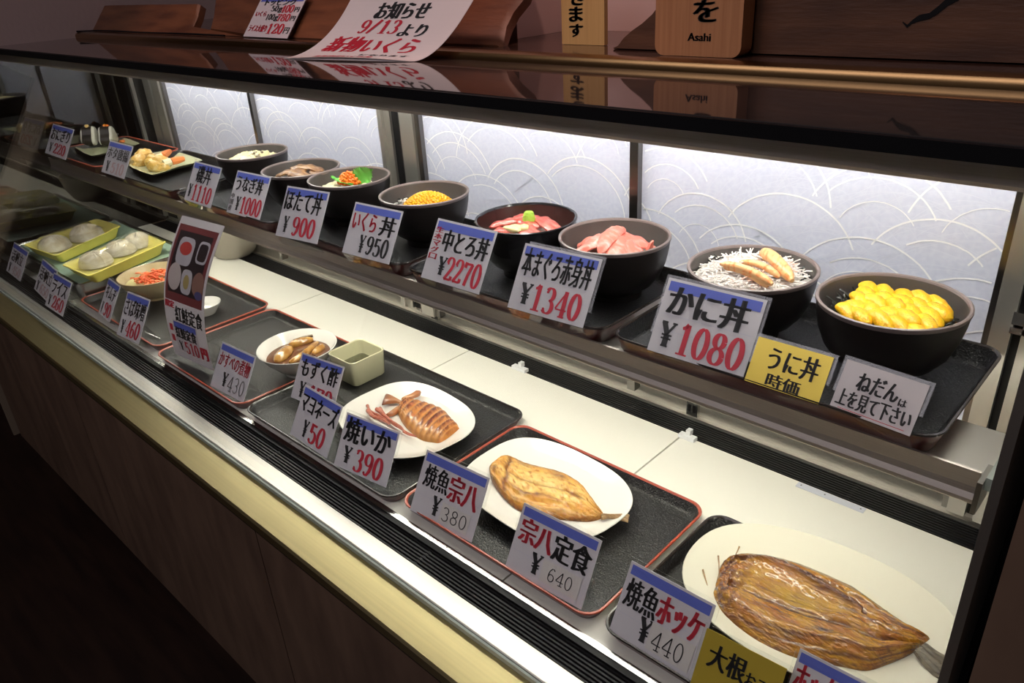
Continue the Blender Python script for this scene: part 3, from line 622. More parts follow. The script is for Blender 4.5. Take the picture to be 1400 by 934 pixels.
def bez(p0, p1, p2, t): return p0 * (1-t)**2 + p1 * (2*t*(1-t)) + p2 * t*t
def notice():
    L0 = [Vector(p) for p in ((-1.25, .746, .6142), (-1.19, .833, .6165), (-1.08, .850, .80))]
    R0 = [Vector(p) for p in ((-.961, .795, .6142), (-.91, .834, .6165), (-.785, .850, .80))]
    def fn(u, v, lay):
        a, b = bez(*L0, v), bez(*R0, v); d = bez(*L0, min(1, v + .01)) - bez(*L0, max(0, v - .01))
        n = (b - a).cross(d).normalized()
        return a + (b - a) * u + Vector((0, 0, .004 * math.sin(math.pi * u) * max(0, 1 - 4 * v))) + n * (lay * .0004)
    mb = MB(); quad(mb, (0, 0, 1, 1), fn, 0, 0, 6, 30)
    for k in range(30): mb.add([fn(0, k/30, -1.5), fn(1, k/30, -1.5), fn(1, (k+1)/30, -1.5), fn(0, (k+1)/30, -1.5)], [(3, 2, 1, 0)], 0)
    put_text(mb, 'お知らせ', (.30, .545, .72, .655), fn, 1, 1, .008)
    put_figures(mb, '9/13', (.24, .43, .58, .54), fn, 1, 2); put_text(mb, 'より', (.60, .41, .80, .51), fn, 1, 1, .006)
    put_text(mb, '新物いくら', (.12, .205, .84, .40), fn, 1, 2, .008)
    put_text(mb, 'になります', (.52, .125, .88, .165), fn, 1, 1, .004); put_text(mb, '北海道産いくら丼', (.20, .05, .66, .10), fn, 1, 2, .006)
    o = mb.build('notice_sheet', [M['paper_pink'], M['ink'], M['red']], None, True, loc=(-1.1, .80, .6142))
    tag(o, 'large white notice sheet curling onto the counter, red and black writing', 'notice')
notice()
price_card((333,50),(393,53),(421,-6),(358,-8), .6285, .6275, 'small topping price sheet leaning on the timber above the counter',
  [('bold','トッピング',(.16,.74,.84,.90),INK,.006),('fig','50',(.36,.60,.52,.74),INK),('bold','g',(.53,.57,.60,.69),INK,.006),('fig','400',(.58,.57,.86,.75),RED),('bold','円',(.88,.59,.97,.70),INK,.004),
   ('bold','いくら',(.06,.48,.30,.60),RED,.005),('fig','100',(.32,.40,.52,.54),INK),('bold','g',(.53,.37,.60,.49),INK,.006),('fig','780',(.58,.37,.86,.55),RED),('bold','円',(.88,.39,.97,.50),INK,.004),
   ('bold','ライス大盛り',(.05,.12,.46,.28),RED,.005),('fig','120',(.47,.08,.84,.32),RED),('bold','円',(.86,.10,.96,.24),INK,.004)], tilt=40, name='topping_sheet', rules=False)

def plaque(x0, x1, y, z0, z1, th, rad, m, label, name, texts):
    root_loc = ((x0 + x1)/2, y, z0)
    pts = []
    for cx, cz, a in ((x1-rad, z0+rad, -90), (x1-rad, z1-rad, 0), (x0+rad, z1-rad, 90), (x0+rad, z0+rad, 180)):
        for k in range(6): t = math.radians(a + 18*k); pts.append((cx + rad*math.cos(t), cz + rad*math.sin(t)))
    mb = MB(); mb.loft([[(p, y, q) for p, q in pts], [(p, y + th, q) for p, q in pts]], True, True, True, 0)
    def fn(u, v, lay): return Vector((x0 + (x1-x0)*u, y - lay*.0004, z0 + (z1-z0)*v))
    for t, bx, b in texts: put_text(mb, t, bx, fn, 1, 1, b)
    o = mb.build(name, [m, M['ink']], None, False, loc=root_loc); tag(o, label, 'sign'); return o
plaque(-.786, -.708, .94, .6272, .87, .008, .001, M['wood_pale'], 'thin pale wooden strip sign with brush writing', 'wooden_strip_sign',
       [('す', (.20, .045, .50, .115), .02), ('ま', (.20, .13, .50, .21), .02), ('き', (.25, .22, .55, .30), .02)])
plaque(-.578, -.460, .872, .6272, .88, .026, .012, M['wood_light'], 'thick light wooden plaque with rounded corners and black lettering', 'wooden_plaque',
       [('を', (.46, .155, .72, .25), .018), ('杯', (.44, .275, .74, .37), .018), ('Asahi', (.40, .07, .66, .105), .005)])
def timber(pxs, y, th, m, label, zmin=.6272, lean=0):
    if lean:      # slabs tipped back on their lower edge
        t_ = math.radians(lean); n_ = Vector((0, -math.cos(t_), math.sin(t_))); o_ = Vector((0, y, zmin)); pts = []
        for px, py in pxs:
            r = ray(px, py); p = Vector((0, 0, CZ)) + r * ((o_ - Vector((0, 0, CZ))).dot(n_) / r.dot(n_))
            if p.z < zmin: p = at(px, py, zmin); p.y = y
            pts.append(p)
        c = sum(pts, Vector()) / len(pts); fr = [p - n_ * .005 for p in pts]; bk = [p - n_ * th for p in pts]
        for q in bk: q.z = max(q.z, zmin)
        mb = MB(); mb.loft([[p + (c - p) * .025 for p in pts], fr, bk], True, True, True)
        o = mb.build('timber_slab', m, None, True, loc=(c.x, y, zmin)); tag(o, label, 'timber slab'); return o
    pts = [aty(px, py, y) for px, py in pxs]; pts = [Vector((p.x, y, max(p.z, zmin))) for p in pts]
    mb = MB(); fr = [p.copy() for p in pts]; c = sum(pts, Vector()) / len(pts)
    inn = [Vector((p.x + (c.x - p.x) * .012, y, p.z + (c.z - p.z) * .03)) for p in pts]
    for p in fr: p.y = y + .006
    bk = [p + Vector((0, th, 0)) for p in fr]
    mb.loft([inn, fr, bk], True, True, True)
    o = mb.build('timber_slab', m, None, True, loc=(c.x, y, zmin)); tag(o, label, 'timber slab'); return o
timber([(105,60),(104,42),(112,24),(126,8),(150,7),(200,6),(272,5),(268,22),(262,36),(256,60)], .890, .02, M['wood'], 'short red-brown timber slab at the left end of the ledge', lean=40)
timber([(284,60),(285,40),(290,20),(292,4),(300,-60),(440,-70),(600,-70),(735,-60),(716,-6),(700,14),(690,34),(684,64)], .890, .02, M['wood'], 'long red-brown timber slab behind the notice sheet', lean=40)
big = timber([(836,72),(843,64),(851,53),(862,43),(876,33),(890,20),(899,8),(905,-16),(908,-60),(1100,-130),(1400,-150),(1900,-170),(1900,150),(1200,105),(1000,92)], .905, .05, M['wood_dark'], 'big dark timber slab with a cracked face, right of the plaque')
mb = MB(); cr = [(1312,-6),(1296,2),(1282,14),(1270,22),(1256,25),(1247,30),(1240,36),(1234,30)]; cw = [.004,.0045,.004,.003,.0032,.002,.0015,.0006]
P_ = [aty(px, py, .9043) for px, py in cr]
mb.add([p + Vector((0, 0, s * wv)) for p, wv in zip(P_, cw) for s in (1, -1)], [(2*i, 2*i+1, 2*i+3, 2*i+2) for i in range(len(P_) - 1)])
mb.build('crack', M['black'], big, False)
# thin black wavy line along the ledge by the left timbers
mb = MB(); a, b_ = at(80, 46, .628), at(290, 48, .628); pts = [at(60, 45, .629)] + [Vector((-2.40 + i * .09, .878 + .004 * math.sin(i * 1.3), .6295)) for i in range(9)]
mb.tube(pts, .0022, 6); tag(mb.build('black_line', M['black'], None, True, loc=pts[3]), 'thin black line along the ledge at the left end', 'black_line')

# ------------------------------------------------------------------ trays
def rrect(x0, x1, y0, y1, r, z, n=7):
    pts = []
    for cx, cy, a in ((x1-r, y0+r, -90), (x1-r, y1-r, 0), (x0+r, y1-r, 90), (x0+r, y0+r, 180)):
        for k in range(n): t = math.radians(a + 90*k/(n-1)); pts.append((cx + r*math.cos(t), cy + r*math.sin(t), z))
    return pts
def tray(x0, x1, y0, y1, zb, h, rim, label, group):
    root = empty('serving_tray', ((x0+x1)/2, (y0+y1)/2, zb), label, 'tray', group)
    R = lambda i, z, r: rrect(x0+i, x1-i, y0+i, y1-i, r, zb + z)
    mb = MB()
    mb.loft([R(.013, 0, .018), R(.010, .002, .02), R(.0015, h-.002, .026)], True, True, False, 1)
    mb.loft([R(.004, h-.001, .024), R(.010, .008, .020), R(.0125, .0048, .018), R(.016, .0036, .016)], True, False, True, 0)
    mb.build('tray_body', [M['tray'], M['tray_red']], root)
    rb = MB(); rb.loft([R(.0018, h-.003, .026), R(.0, h-.001, .027), R(.0008, h+.0006, .026), R(.003, h+.0006, .025), R(.0045, h-.0012, .024)])
    rb.build('rim', rim, root)
G1, G2 = 'trays on the upper shelf', 'trays on the lower deck'
UT = [(-2.655, -2.268, 'rim_red', 'black tray under the rice balls at the far left of the shelf'),
      (-2.252, -1.815, 'rim_black', 'black tray under the fried whelk plate'),
      (-1.803, -1.376, 'rim_black', 'black tray under the shellfish and eel bowls'),
      (-1.366, -0.974, 'rim_black', 'black tray under the scallop bowl and the amber roe bowl'),
      (-0.964, -0.556, 'rim_black', 'black tray under the two tuna bowls'),
      (-0.546, -0.143, 'rim_black', 'black tray at the right end of the shelf, under crab and urchin bowls')]
for x0, x1, rm, lb in UT: tray(x0, x1, .728, .974, .2722, .028, M[rm], lb, G1)
LT = [(-2.103, -1.640, .540, .832, 'rim_red', 'black tray under the beige bowl'),
      (-1.622, -1.256, .526, .822, 'rim_red', 'black tray carrying the simmered skate bowl and the tall sign'),
      (-1.246, -.806, .528, .845, 'rim_black', 'black tray carrying the square cup and the squid plate'),
      (-.800, -.428, .538, .815, 'rim_red', 'black tray with an orange-red rim under the flounder'),
      (-.420, -.085, .538, .815, 'rim_black', 'black tray mostly covered by the big mackerel plate')]
for x0, x1, y0, y1, rm, lb in LT: tray(x0, x1, y0, y1, .0002, .020, M[rm], lb, G2)

# ------------------------------------------------------------------ bowls
def lathe(mb, prof, n=48, m=0, c=(0, 0, 0)):
    rings = [[(c[0] + r*math.cos(2*math.pi*k/n), c[1] + r*math.sin(2*math.pi*k/n), c[2] + z) for k in range(n)] for r, z in prof]
    mb.loft(rings, True, prof[0][0] < 1e-3 and False, False, m)
OUT = [(.0385,.0),(.0415,.0),(.0415,.010),(.045,.0125),(.058,.0215),(.069,.036),(.0765,.055),(.0805,.075),(.082,.088)]
RIM = [(.082,.088),(.0836,.091),(.0834,.0935),(.0815,.0945),(.0795,.0935),(.0785,.091)]
INN = [(.0785,.091),(.076,.075),(.070,.055),(.060,.040),(.045,.031),(.02,.028),(.0002,.0275)]
ZB = 0.2760
ZR = ZB + .0935
def donburi(x, y, label, gloss=False):
    mb = MB(); c = (x, y, ZB)
    lathe(mb, [(.0002, .004), (.0365, .004), (.0385, 0)], 48, 0, c); lathe(mb, OUT, 48, 0, c); lathe(mb, RIM, 48, 1, c); lathe(mb, INN, 48, 2, c)
    ms = [M['bowl_gloss'], M['bowl_gloss'], M['bowl_maroon']] if gloss else [M['bowl'], M['bowl_rim'], M['bowl_in']]
    o = mb.build('donburi_bowl', ms, None, True, loc=c); tag(o, label, 'bowl', 'rice bowls on the upper shelf'); return (x, y)
def ctr(px, py): p = at(px, py, ZR); return p.x, p.y
B_UNI = donburi(-.253, .884, 'black bowl of sea urchin at the right end of the shelf')
B_CRAB = donburi(-.430, .888, 'black bowl of crab legs, second from the right end')
B_AKA = donburi(-.652, .889, 'black bowl of coral-pink lean tuna')
B_TORO = donburi(-.822, .880, 'thin glossy black bowl of fatty tuna with wasabi', True)
B_IKU = donburi(-1.083, .889, 'black bowl of amber salmon roe')
B_HOT = donburi(-1.309, .885, 'black bowl of scallop, orange roe and a green leaf')
B_EEL = donburi(*ctr(411, 229), 'black bowl of grilled eel')
B_ISO = donburi(*ctr(344, 207), 'black bowl of pale shellfish at the far left')

RN = random.Random(11)
class Dome:
    def __init__(s, c, edge=-.026, top=-.012, R=.07): s.c = c; s.e = edge; s.t = top; s.R = R
    def z(s, x, y): r2 = (x*x + y*y) / (s.R * s.R); return ZR + s.t + (s.e - s.t) * min(1.2, r2)
def rice(c, dm, label, m=None, sink=.005):
    mb = MB(); rings = []
    for i in range(9):
        r = .073 * i / 8; rings.append([(c[0] + r*math.cos(t), c[1] + r*math.sin(t), dm.z(r, 0) - sink + RN.uniform(-.0006, .0006)) for t in [2*math.pi*k/40 for k in range(40)]])
    mb.loft(rings); o = mb.build('rice_bed', m or M['rice'], None, True, loc=(c[0], c[1], ZR - .03)); tag(o, label, 'rice', None, 'stuff')
def drape(c, dm, lx, ly, yaw, L, W, th, lay, m, name, label, cat, group, shape=None, ripple=.0012, lift=0.0, nu=14, nv=6):
    mb = MB(); ca, sa = math.cos(yaw), math.sin(yaw); ph = RN.uniform(0, 6)
    tops, bots = [], []
    for i in range(nu + 1):
        u = -1 + 2*i/nu; hw = (shape(u) if shape else (1 - abs(u)**3.2)**.5 if abs(u) < 1 else 0) * W
        hw = max(hw, .0006)
        for j in range(nv + 1):
            v = -1 + 2*j/nv; a, b = u*L, v*hw
            x, y = lx + a*ca - b*sa, ly + a*sa + b*ca
            z = dm.z(x, y) + lay + ripple*math.sin(9*u + ph + 2*v) + lift*(u + 1)*.5
            e = (1 - abs(v)**4) * (1 - abs(u)**6)
            tops.append((c[0]+x, c[1]+y, z + th*(.35 + .65*e))); bots.append((c[0]+x, c[1]+y, z))
    n = nv + 1; fs = []
    off = len(tops)
    for i in range(nu):
        for j in range(nv):
            k = i*n + j; fs.append((k, k+n, k+n+1, k+1)); fs.append((off+k, off+k+1, off+k+n+1, off+k+n))
    edge = [i*n for i in range(nu+1)] + [nu*n + j for j in range(1, n)] + [i*n + nv for i in range(nu-1, -1, -1)] + [j for j in range(nv-1, 0, -1)]
    for a, b in zip(edge, edge[1:] + edge[:1]): fs.append((a, off + a, off + b, b)[::-1])
    mb.add(tops + bots, fs)
    o = mb.build(name, m, None, True, loc=(c[0] + lx, c[1] + ly, dm.z(lx, ly) + lay)); tag(o, label, cat, group); return o
def nori_bits(c, dm, spots, label, m=None, n=26):
    mb = MB()
    for ax, ay, sp in spots:
        for k in range(n):
            x, y = ax + RN.gauss(0, sp), ay + RN.gauss(0, sp); z = dm.z(x, y) + RN.uniform(-.003, .006); a = RN.uniform(0, 6.28); l = RN.uniform(.006, .014); pit = RN.uniform(-.3, .8)
            if math.hypot(x, y) > .071: continue
            d = Vector((math.cos(a), math.sin(a), pit)) * l; p = Vector((c[0]+x, c[1]+y, z))
            mb.tube([p, p + d*.5 + Vector((0, 0, .0015)), p + d], .0011, 4)
    o = mb.build('nori_shreds', m or M['nori'], None, True, loc=(c[0], c[1], ZR - .02)); tag(o, label, 'seaweed', None, 'stuff')
def roe(c, cx, cy, rx, ry, zf, r, m, name, label, n, layers=3):
    mb = MB(); pts = []
    tries = 0
    while len(pts) < n and tries < n * 60:
        tries += 1
        a, q = RN.uniform(0, 6.283), math.sqrt(RN.random()); x, y = cx + rx*q*math.cos(a), cy + ry*q*math.sin(a)
        z = zf(x, y, q)
        p = Vector((x, y, z))
        if all((p - o).length > r * 1.55 for o in pts): pts.append(p)
    for p in pts: mb.ball((c[0]+p.x, c[1]+p.y, p.z), r, r, r, 8, 5)
    o = mb.build(name, m, None, True, loc=(c[0]+cx, c[1]+cy, ZR - .02)); tag(o, label, 'fish roe', None, 'stuff')

# sea urchin
d = Dome(B_UNI, -.030, -.016); rice(B_UNI, d, 'bed of rice and seaweed under the sea urchin', M['nori'])
nori_bits(B_UNI, d, [(-.055, .012, .011), (-.045, .03, .011), (-.05, -.02, .009), (.056, .0, .008), (.052, .03, .008)], 'shiny black seaweed shreds around the sea urchin', n=34)
rows = [(-.040, .030), (-.022, .018), (-.004, .006), (.014, -.006), (.031, -.017)]
k = 0
for i in range(5):
    for j in range(5):
        lx = -.037 + .0195*j + .004*(i % 2) + RN.uniform(-.002, .002); ly = .038 - .0195*i + RN.uniform(-.002, .002)
        if math.hypot(lx, ly) > .062: continue
        yaw = math.radians(-38) + RN.uniform(-.25, .25); q = 1 - (abs(lx)/.06)**2 * .5 - (abs(ly)/.06)**2*.5
        mb = MB(); z = ZR - .019 + .012*q + RN.uniform(-.0015, .0015)
        rot = Matrix.Rotation(yaw, 3, 'Z') @ Matrix.Rotation(RN.uniform(-.15, .3), 3, 'Y')
        L, W, H = RN.uniform(.0175, .0220), RN.uniform(.0098, .0118), RN.uniform(.0072, .0090)
        rings = []
        for a in range(13):
            t = math.pi*a/12; ring = []
            for b in range(14):
                p = 2*math.pi*b/14; s = math.sin(t)**.75
                w_ = Vector((-L*math.cos(t), W*s*math.cos(p)*(1 + .12*math.sin(3*t)), H*s*math.sin(p) - .0035*(math.cos(t))**2 + .0006*math.sin(9*t)))
                ring.append(Vector((B_UNI[0]+lx, B_UNI[1]+ly, z)) + rot @ w_)
            rings.append(ring)
        mb.loft(rings)
        o = mb.build('sea_urchin_lobe', M['uni'], None, True, loc=(B_UNI[0]+lx, B_UNI[1]+ly, z - H)); tag(o, 'yellow sea urchin lobe heaped in the rightmost black bowl', 'sea urchin', 'sea urchin lobes in the rightmost bowl')
# crab
d = Dome(B_CRAB, -.015, .003); rice(B_CRAB, d, 'bed of shredded crab and rice under the crab legs', M['crab_shred'], .0005)
for nm, mt, cnt, lb in (('crab_shreds', 'crab_shred', 950, 'white shredded crab meat heaped under the crab legs'), ('pink_crab_shreds', 'crab_pink', 90, 'pink shreds scattered through the white crab meat')):
    mb = MB()
    for k in range(cnt):
        a, q = RN.uniform(0, 6.283), math.sqrt(RN.random()) * .063; x, y = q*math.cos(a), q*math.sin(a) - .002
        if mt == 'crab_pink': x = .02 + .4*x; 
        z = d.z(x, y) + RN.uniform(-.003, .0045); an = RN.uniform(0, 6.28); l = RN.uniform(.008, .017); pit = RN.uniform(-.2, .6) if RN.random() < .15 else RN.uniform(-.2, .25)
        p = Vector((B_CRAB[0]+x, B_CRAB[1]+y, z)); dv = Vector((math.cos(an), math.sin(an), pit))*l
        mb.tube([p, p + dv*.5 + Vector((0, 0, RN.uniform(0, .002))), p + dv], .0009, 4)
    o = mb.build(nm, M[mt], None, True, loc=(*B_CRAB, ZR - .02)); tag(o, lb, 'crab meat', None, 'stuff')
nori_bits(B_CRAB, d, [(.055, .03, .006), (-.058, .006, .004)], 'few black seaweed shreds at the edge of the crab bowl', n=9)
def crableg(px0, px1, r0_, r1_, lift, label):
    p0, p1 = at(*px0, ZR + .003 + lift), at(*px1, ZR - .003 + lift)
    mb = MB(); pts = []; n = 12
    for i in range(n + 1):
        t = i/n; pts.append(p0.lerp(p1, t) + Vector((0, 0, .006*math.sin(math.pi*t))))
    rr = [max(.0012, (r0_ + (r1_-r0_)*i/n) * min(1, math.sin(math.pi*min(max((i+.4)/(n+.8), 0), 1))*2.2)**.6) for i in range(n+1)]
    mb.tube(pts, rr, 12); o = mb.build('crab_meat_stick', M['crab'], None, True, loc=pts[6]); tag(o, label, 'crab leg', 'crab leg sticks in the crab bowl')
crableg((1042, 345), (1083, 384), .0095, .0075, .004, 'thickest orange crab leg leaning up at the back of the crab bowl')
crableg((985, 361), (1056, 389), .0045, .0060, .004, 'long crab leg lying across the middle of the crab bowl')
crableg((990, 366), (1050, 392), .0040, .0048, .0, 'thin crab leg lying nearest the front of the crab bowl')
crableg((1012, 358), (1066, 379), .0035, .0050, .004, 'thin crab leg beside the thickest one in the crab bowl')
# lean tuna
d = Dome(B_AKA, -.034, -.004); rice(B_AKA, Dome(B_AKA, -.036, -.012), 'bed of rice hidden under the lean tuna')
gA = 'lean tuna slices in one bowl'
lf = lambda u: max(0, 1 - u*u)**.55 * (1 - .25*u)
AK = [(-.038, -.010, 2.9, .030, .016, .0, 'coral tuna slice at the left edge of the lean tuna bowl'), (-.030, .024, 2.5, .028, .013, .0, 'coral tuna slice at the back left of the lean tuna bowl'),
      (.030, .022, .45, .036, .018, .001, 'broad coral tuna slice at the back right of the lean tuna bowl'), (.044, -.008, -.2, .028, .014, .0, 'coral tuna slice at the right of the lean tuna bowl'),
      (.022, -.026, -.85, .038, .017, .003, 'coral tuna slice hanging to the front right of the lean tuna bowl'), (-.018, -.032, -2.1, .036, .015, .004, 'coral tuna slice hanging to the front of the lean tuna bowl'),
      (.002, -.012, -1.35, .042, .015, .008, 'pale coral tuna slice down the middle of the lean tuna bowl')]
for lx, ly, yaw, L, W, lay, lb in AK: drape(B_AKA, d, lx, ly, yaw, L, W, .006, lay, M['tuna_pale'], 'tuna_slice', lb, 'tuna', gA, lf, .0015)
mb = MB(); mb.loft([[(B_AKA[0] + .052 + s*.004, B_AKA[1] + .004 + q, ZR - .03 + z) for s, q, z in ((-1, -.010, 0), (1, -.010, 0), (1, .012, 0), (-1, .012, 0))], [(B_AKA[0] + .060 + s*.0015, B_AKA[1] + .008 + q, ZR + z) for s, q, z in ((-1, -.003, -.002), (1, -.003, -.002), (1, .004, 0), (-1, .004, 0))]], True, True, True)
o = mb.build('tuna_slice', M['tuna_pale'], None, True, loc=(B_AKA[0]+.054, B_AKA[1]+.004, ZR-.03)); tag(o, 'coral tuna slice standing up against the right wall of its bowl', 'tuna', gA)
# fatty tuna
d = Dome(B_TORO, -.026, -.014); rice(B_TORO, Dome(B_TORO, -.028, -.022), 'bed of rice hidden under the fatty tuna')
gT = 'fatty tuna slices in one bowl'; rc = lambda u: (1 - abs(u)**5)**.5 if abs(u) < 1 else 0
for lx, ly, yaw, L, W, lay, lb in [(-.024, .028, .1, .026, .012, .004, 'red tuna slice at the back left, behind the wasabi'), (-.036, -.008, .75, .030, .013, .003, 'red tuna slice at the left edge of the fatty tuna bowl'),
      (.032, .018, -.35, .032, .016, .006, 'widest red tuna slice, right of the wasabi'), (.0, .004, .1, .026, .010, .0, 'red tuna slice under the wasabi'), (-.014, -.036, .35, .022, .011, .0, 'red tuna slice at the front of the fatty tuna bowl'),
      (.034, -.022, .45, .026, .011, .0, 'red tuna slice at the front right of the fatty tuna bowl'), (.016, -.012, -.5, .024, .010, .002, 'red tuna slice between the ginger and the widest slice')]:
    drape(B_TORO, d, lx, ly, yaw, L, W, .0075, lay, M['tuna'], 'tuna_slice', lb, 'tuna', gT, rc, .0008)
mb = MB(); mb.loft([[(B_TORO[0] - .002 + r*math.cos(t)*(1 + .06*math.sin(5*t)), B_TORO[1] + .010 + r*.9*math.sin(t), ZR + z) for t in [2*math.pi*k/16 for k in range(16)]] for r, z in ((.0125, -.012), (.0108, -.004), (.0085, .0050), (.0070, .0068), (.0002, .0066))])
tag(mb.build('wasabi', M['wasabi'], None, True, loc=(B_TORO[0]-.002, B_TORO[1]+.01, ZR-.012)), 'bright green lump of wasabi on the fatty tuna', 'wasabi')
mb = MB()
for x, y, a, b, c_ in ((.004, -.026, .016, .009, .006), (.016, -.022, .010, .009, .008), (.0, -.034, .018, .007, .005)): mb.ball((B_TORO[0]+x, B_TORO[1]+y, ZR - .010), a, b, c_, 14, 8, 0, None, .06, RN)
tag(mb.build('pickled_ginger', M['ginger'], None, True, loc=(B_TORO[0]+.006, B_TORO[1]-.027, ZR-.016)), 'pale yellow pickled ginger at the front of the fatty tuna bowl', 'ginger')
# amber roe
d = Dome(B_IKU, -.030, -.020); rice(B_IKU, d, 'bed of rice and seaweed under the amber roe', M['nori'])
nori_bits(B_IKU, d, [(-.048, -.006, .008), (.045, .03, .008)], 'black seaweed shreds beside the amber roe', n=22)
nori_bits(B_IKU, d, [(-.046, -.012, .007), (.048, .018, .007)], 'white rice grains showing beside the amber roe', M['rice'], 14)
roe(B_IKU, .004, .004, .046, .044, lambda x, y, q: ZR - .022 + .020*(1 - q**2.2), .0030, M['roe_yellow'], 'amber_roe', 'heap of amber salmon roe filling a black bowl', 420)
mb = MB(); mb.loft([[(B_IKU[0] + .004 + .045*q*math.cos(t), B_IKU[1] + .004 + .043*q*math.sin(t), ZR - .0235 + .020*(1 - q**2.2)) for t in [2*math.pi*k/24 for k in range(24)]] for q in (1, .8, .6, .4, .2, .01)])
tag(mb.build('roe_heap', M['roe_yellow'], None, True, loc=(B_IKU[0], B_IKU[1], ZR-.025)), 'packed lower layer of the amber salmon roe', 'fish roe', None, 'stuff')
# scallop, roe, shiso
d = Dome(B_HOT, -.026, -.018); rice(B_HOT, Dome(B_HOT, -.028, -.022), 'bed of rice under the scallops')
for k, (lx, ly, yaw) in enumerate([(-.036, -.020, .3), (-.020, -.040, .1), (.008, -.044, .0), (.030, -.030, -.3), (.046, -.006, 1.2), (.042, .022, .9), (-.044, .004, 1.3), (.0, .03, .2)]):
    drape(B_HOT, d, lx, ly, yaw, .022, .018, .006, .001*(k % 3), M['scallop'], 'scallop_slice', 'cream scallop slice ringing the orange roe', 'scallop', 'scallop slices around the orange roe', lambda u: max(0, 1-u*u)**.5)
def leaf(base, d, wv, L, W, m, label):
    mb = MB(); vs = []; n = 26; d = Vector(d).normalized(); wv = Vector(wv); wv = (wv - d * wv.dot(d)).normalized(); nn = d.cross(wv)
    for i in range(n + 1):
        t = i/n; hw = W*max(.02, math.sin(math.pi*min(1, t**.75 + .02)))**.7 * (1 + .14*(1 if i % 2 else -1))
        for v in (-1, -.5, 0, .5, 1): vs.append(Vector(base) + d*(L*t) + wv*(v*hw) + nn*(.004*abs(v) + .0012*math.sin(i*1.1)*abs(v) + .010*t*t))
    fs = [(i*5+j, i*5+5+j, i*5+6+j, i*5+1+j) for i in range(n) for j in range(4)]
    nb = len(vs); vs += [p - nn*.0006 for p in vs]; fs += [tuple(q + nb for q in f[::-1]) for f in fs]
    mb.add(vs, fs); tag(mb.build('shiso_leaf', m, None, True, loc=base), label, 'leaf')
leaf((B_HOT[0] + .004, B_HOT[1] + .006, ZR - .016), (.80, .42, .55), (-.45, -.15, .75), .062, .021, M['shiso'], 'green shiso leaf standing behind the orange roe')
leaf((B_HOT[0] + .024, B_HOT[1] - .010, ZR - .012), (-.9, -.35, .05), (.3, -.9, .2), .052, .015, M['shiso'], 'green shiso leaf edge showing in front of the orange roe')
roe(B_HOT, -.004, .002, .026, .022, lambda x, y, q: ZR - .012 + .020*(1 - q**2), .0031, M['roe_orange'], 'orange_roe', 'heap of orange salmon roe on the scallops', 150)
mb = MB(); mb.loft([[(B_HOT[0] - .004 + .025*q*math.cos(t), B_HOT[1] + .002 + .021*q*math.sin(t), ZR - .014 + .020*(1 - q**2)) for t in [2*math.pi*k/20 for k in range(20)]] for q in (1, .8, .6, .4, .2, .01)])
tag(mb.build('roe_heap', M['roe_orange'], None, True, loc=(B_HOT[0], B_HOT[1], ZR-.016)), 'packed lower layer of the orange salmon roe', 'fish roe', None, 'stuff')
# eel
d = Dome(B_EEL, -.028, -.012); rice(B_EEL, Dome(B_EEL, -.030, -.018), 'bed of rice hidden under the eel')
for lx, ly, yaw, L, W, lay, lb in [(-.024, -.012, .25, .042, .016, .002, 'glazed brown eel fillet at the front left of its bowl'), (.026, -.016, .1, .040, .015, .003, 'glazed brown eel fillet at the front right of its bowl'),
     (-.006, .018, .3, .044, .016, .007, 'glazed brown eel fillet lying on top at the back'), (.040, .022, .25, .028, .014, .0, 'short brown eel fillet at the right wall of its bowl')]:
    drape(B_EEL, d, lx, ly, yaw, L, W, .008, lay, M['eel'], 'eel_fillet', lb, 'eel', 'eel fillets in one bowl', rc, .0012)
# pale shellfish
d = Dome(B_ISO, -.026, -.014); rice(B_ISO, Dome(B_ISO, -.028, -.02), 'bed of rice hidden under the pale shellfish')
for k in range(13):
    a = k*2.4; q = .046*math.sqrt((k+.5)/13); drape(B_ISO, d, q*math.cos(a), q*math.sin(a), RN.uniform(0, 3), RN.uniform(.016, .024), RN.uniform(.010, .015), .005, .004*(1 - k/13) + .001, M['shellfish'], 'shellfish_slice', 'pale yellow shellfish slice in the far left black bowl', 'shellfish', 'pale shellfish slices in one bowl', lambda u: max(0, 1-u*u)**.5, .002, .004, 8, 4)
mb = MB()
for k in range(16): mb.ball((B_ISO[0] + .020 + RN.gauss(0, .009), B_ISO[1] - .004 + RN.gauss(0, .009), ZR - .004 + RN.uniform(-.004, .004)), RN.uniform(.003, .006), RN.uniform(.002, .004), .003, 8, 5, 0, None, .15, RN)
tag(mb.build('small_clams', M['seaweed_grey'], None, True, loc=(B_ISO[0]+.02, B_ISO[1], ZR-.01)), 'grey-brown clump of small clams on the pale shellfish', 'shellfish', None, 'stuff')

# ------------------------------------------------------------------ lower deck: dishes and food
ZT = .0040                          # floor of the lower trays
def sup(a, b, n, t): c, s_ = math.cos(t), math.sin(t); return a*math.copysign(abs(c)**(2/n), c), b*math.copysign(abs(s_)**(2/n), s_)
def dish(cx, cy, a, b, n, rot, prof, m, name, label, cat='plate', wob=0.0, z0=ZT, ph=0.0):
    mb = MB(); rings = []; N_ = 72
    for k, z in prof:
        ring = []
        for i in range(N_):
            t = 2*math.pi*i/N_; x, y = sup(a, b, n, t); q = k*(1 + wob*math.sin(3*t + ph) + wob*.6*math.sin(5*t + 1 + ph))
            ring.append((cx + q*(x*math.cos(rot) - y*math.sin(rot)), cy + q*(x*math.sin(rot) + y*math.cos(rot)), z0 + z))
        rings.append(ring)
    mb.loft(rings); o = mb.build(name, m, None, True, loc=(cx, cy, z0)); tag(o, label, cat); return o
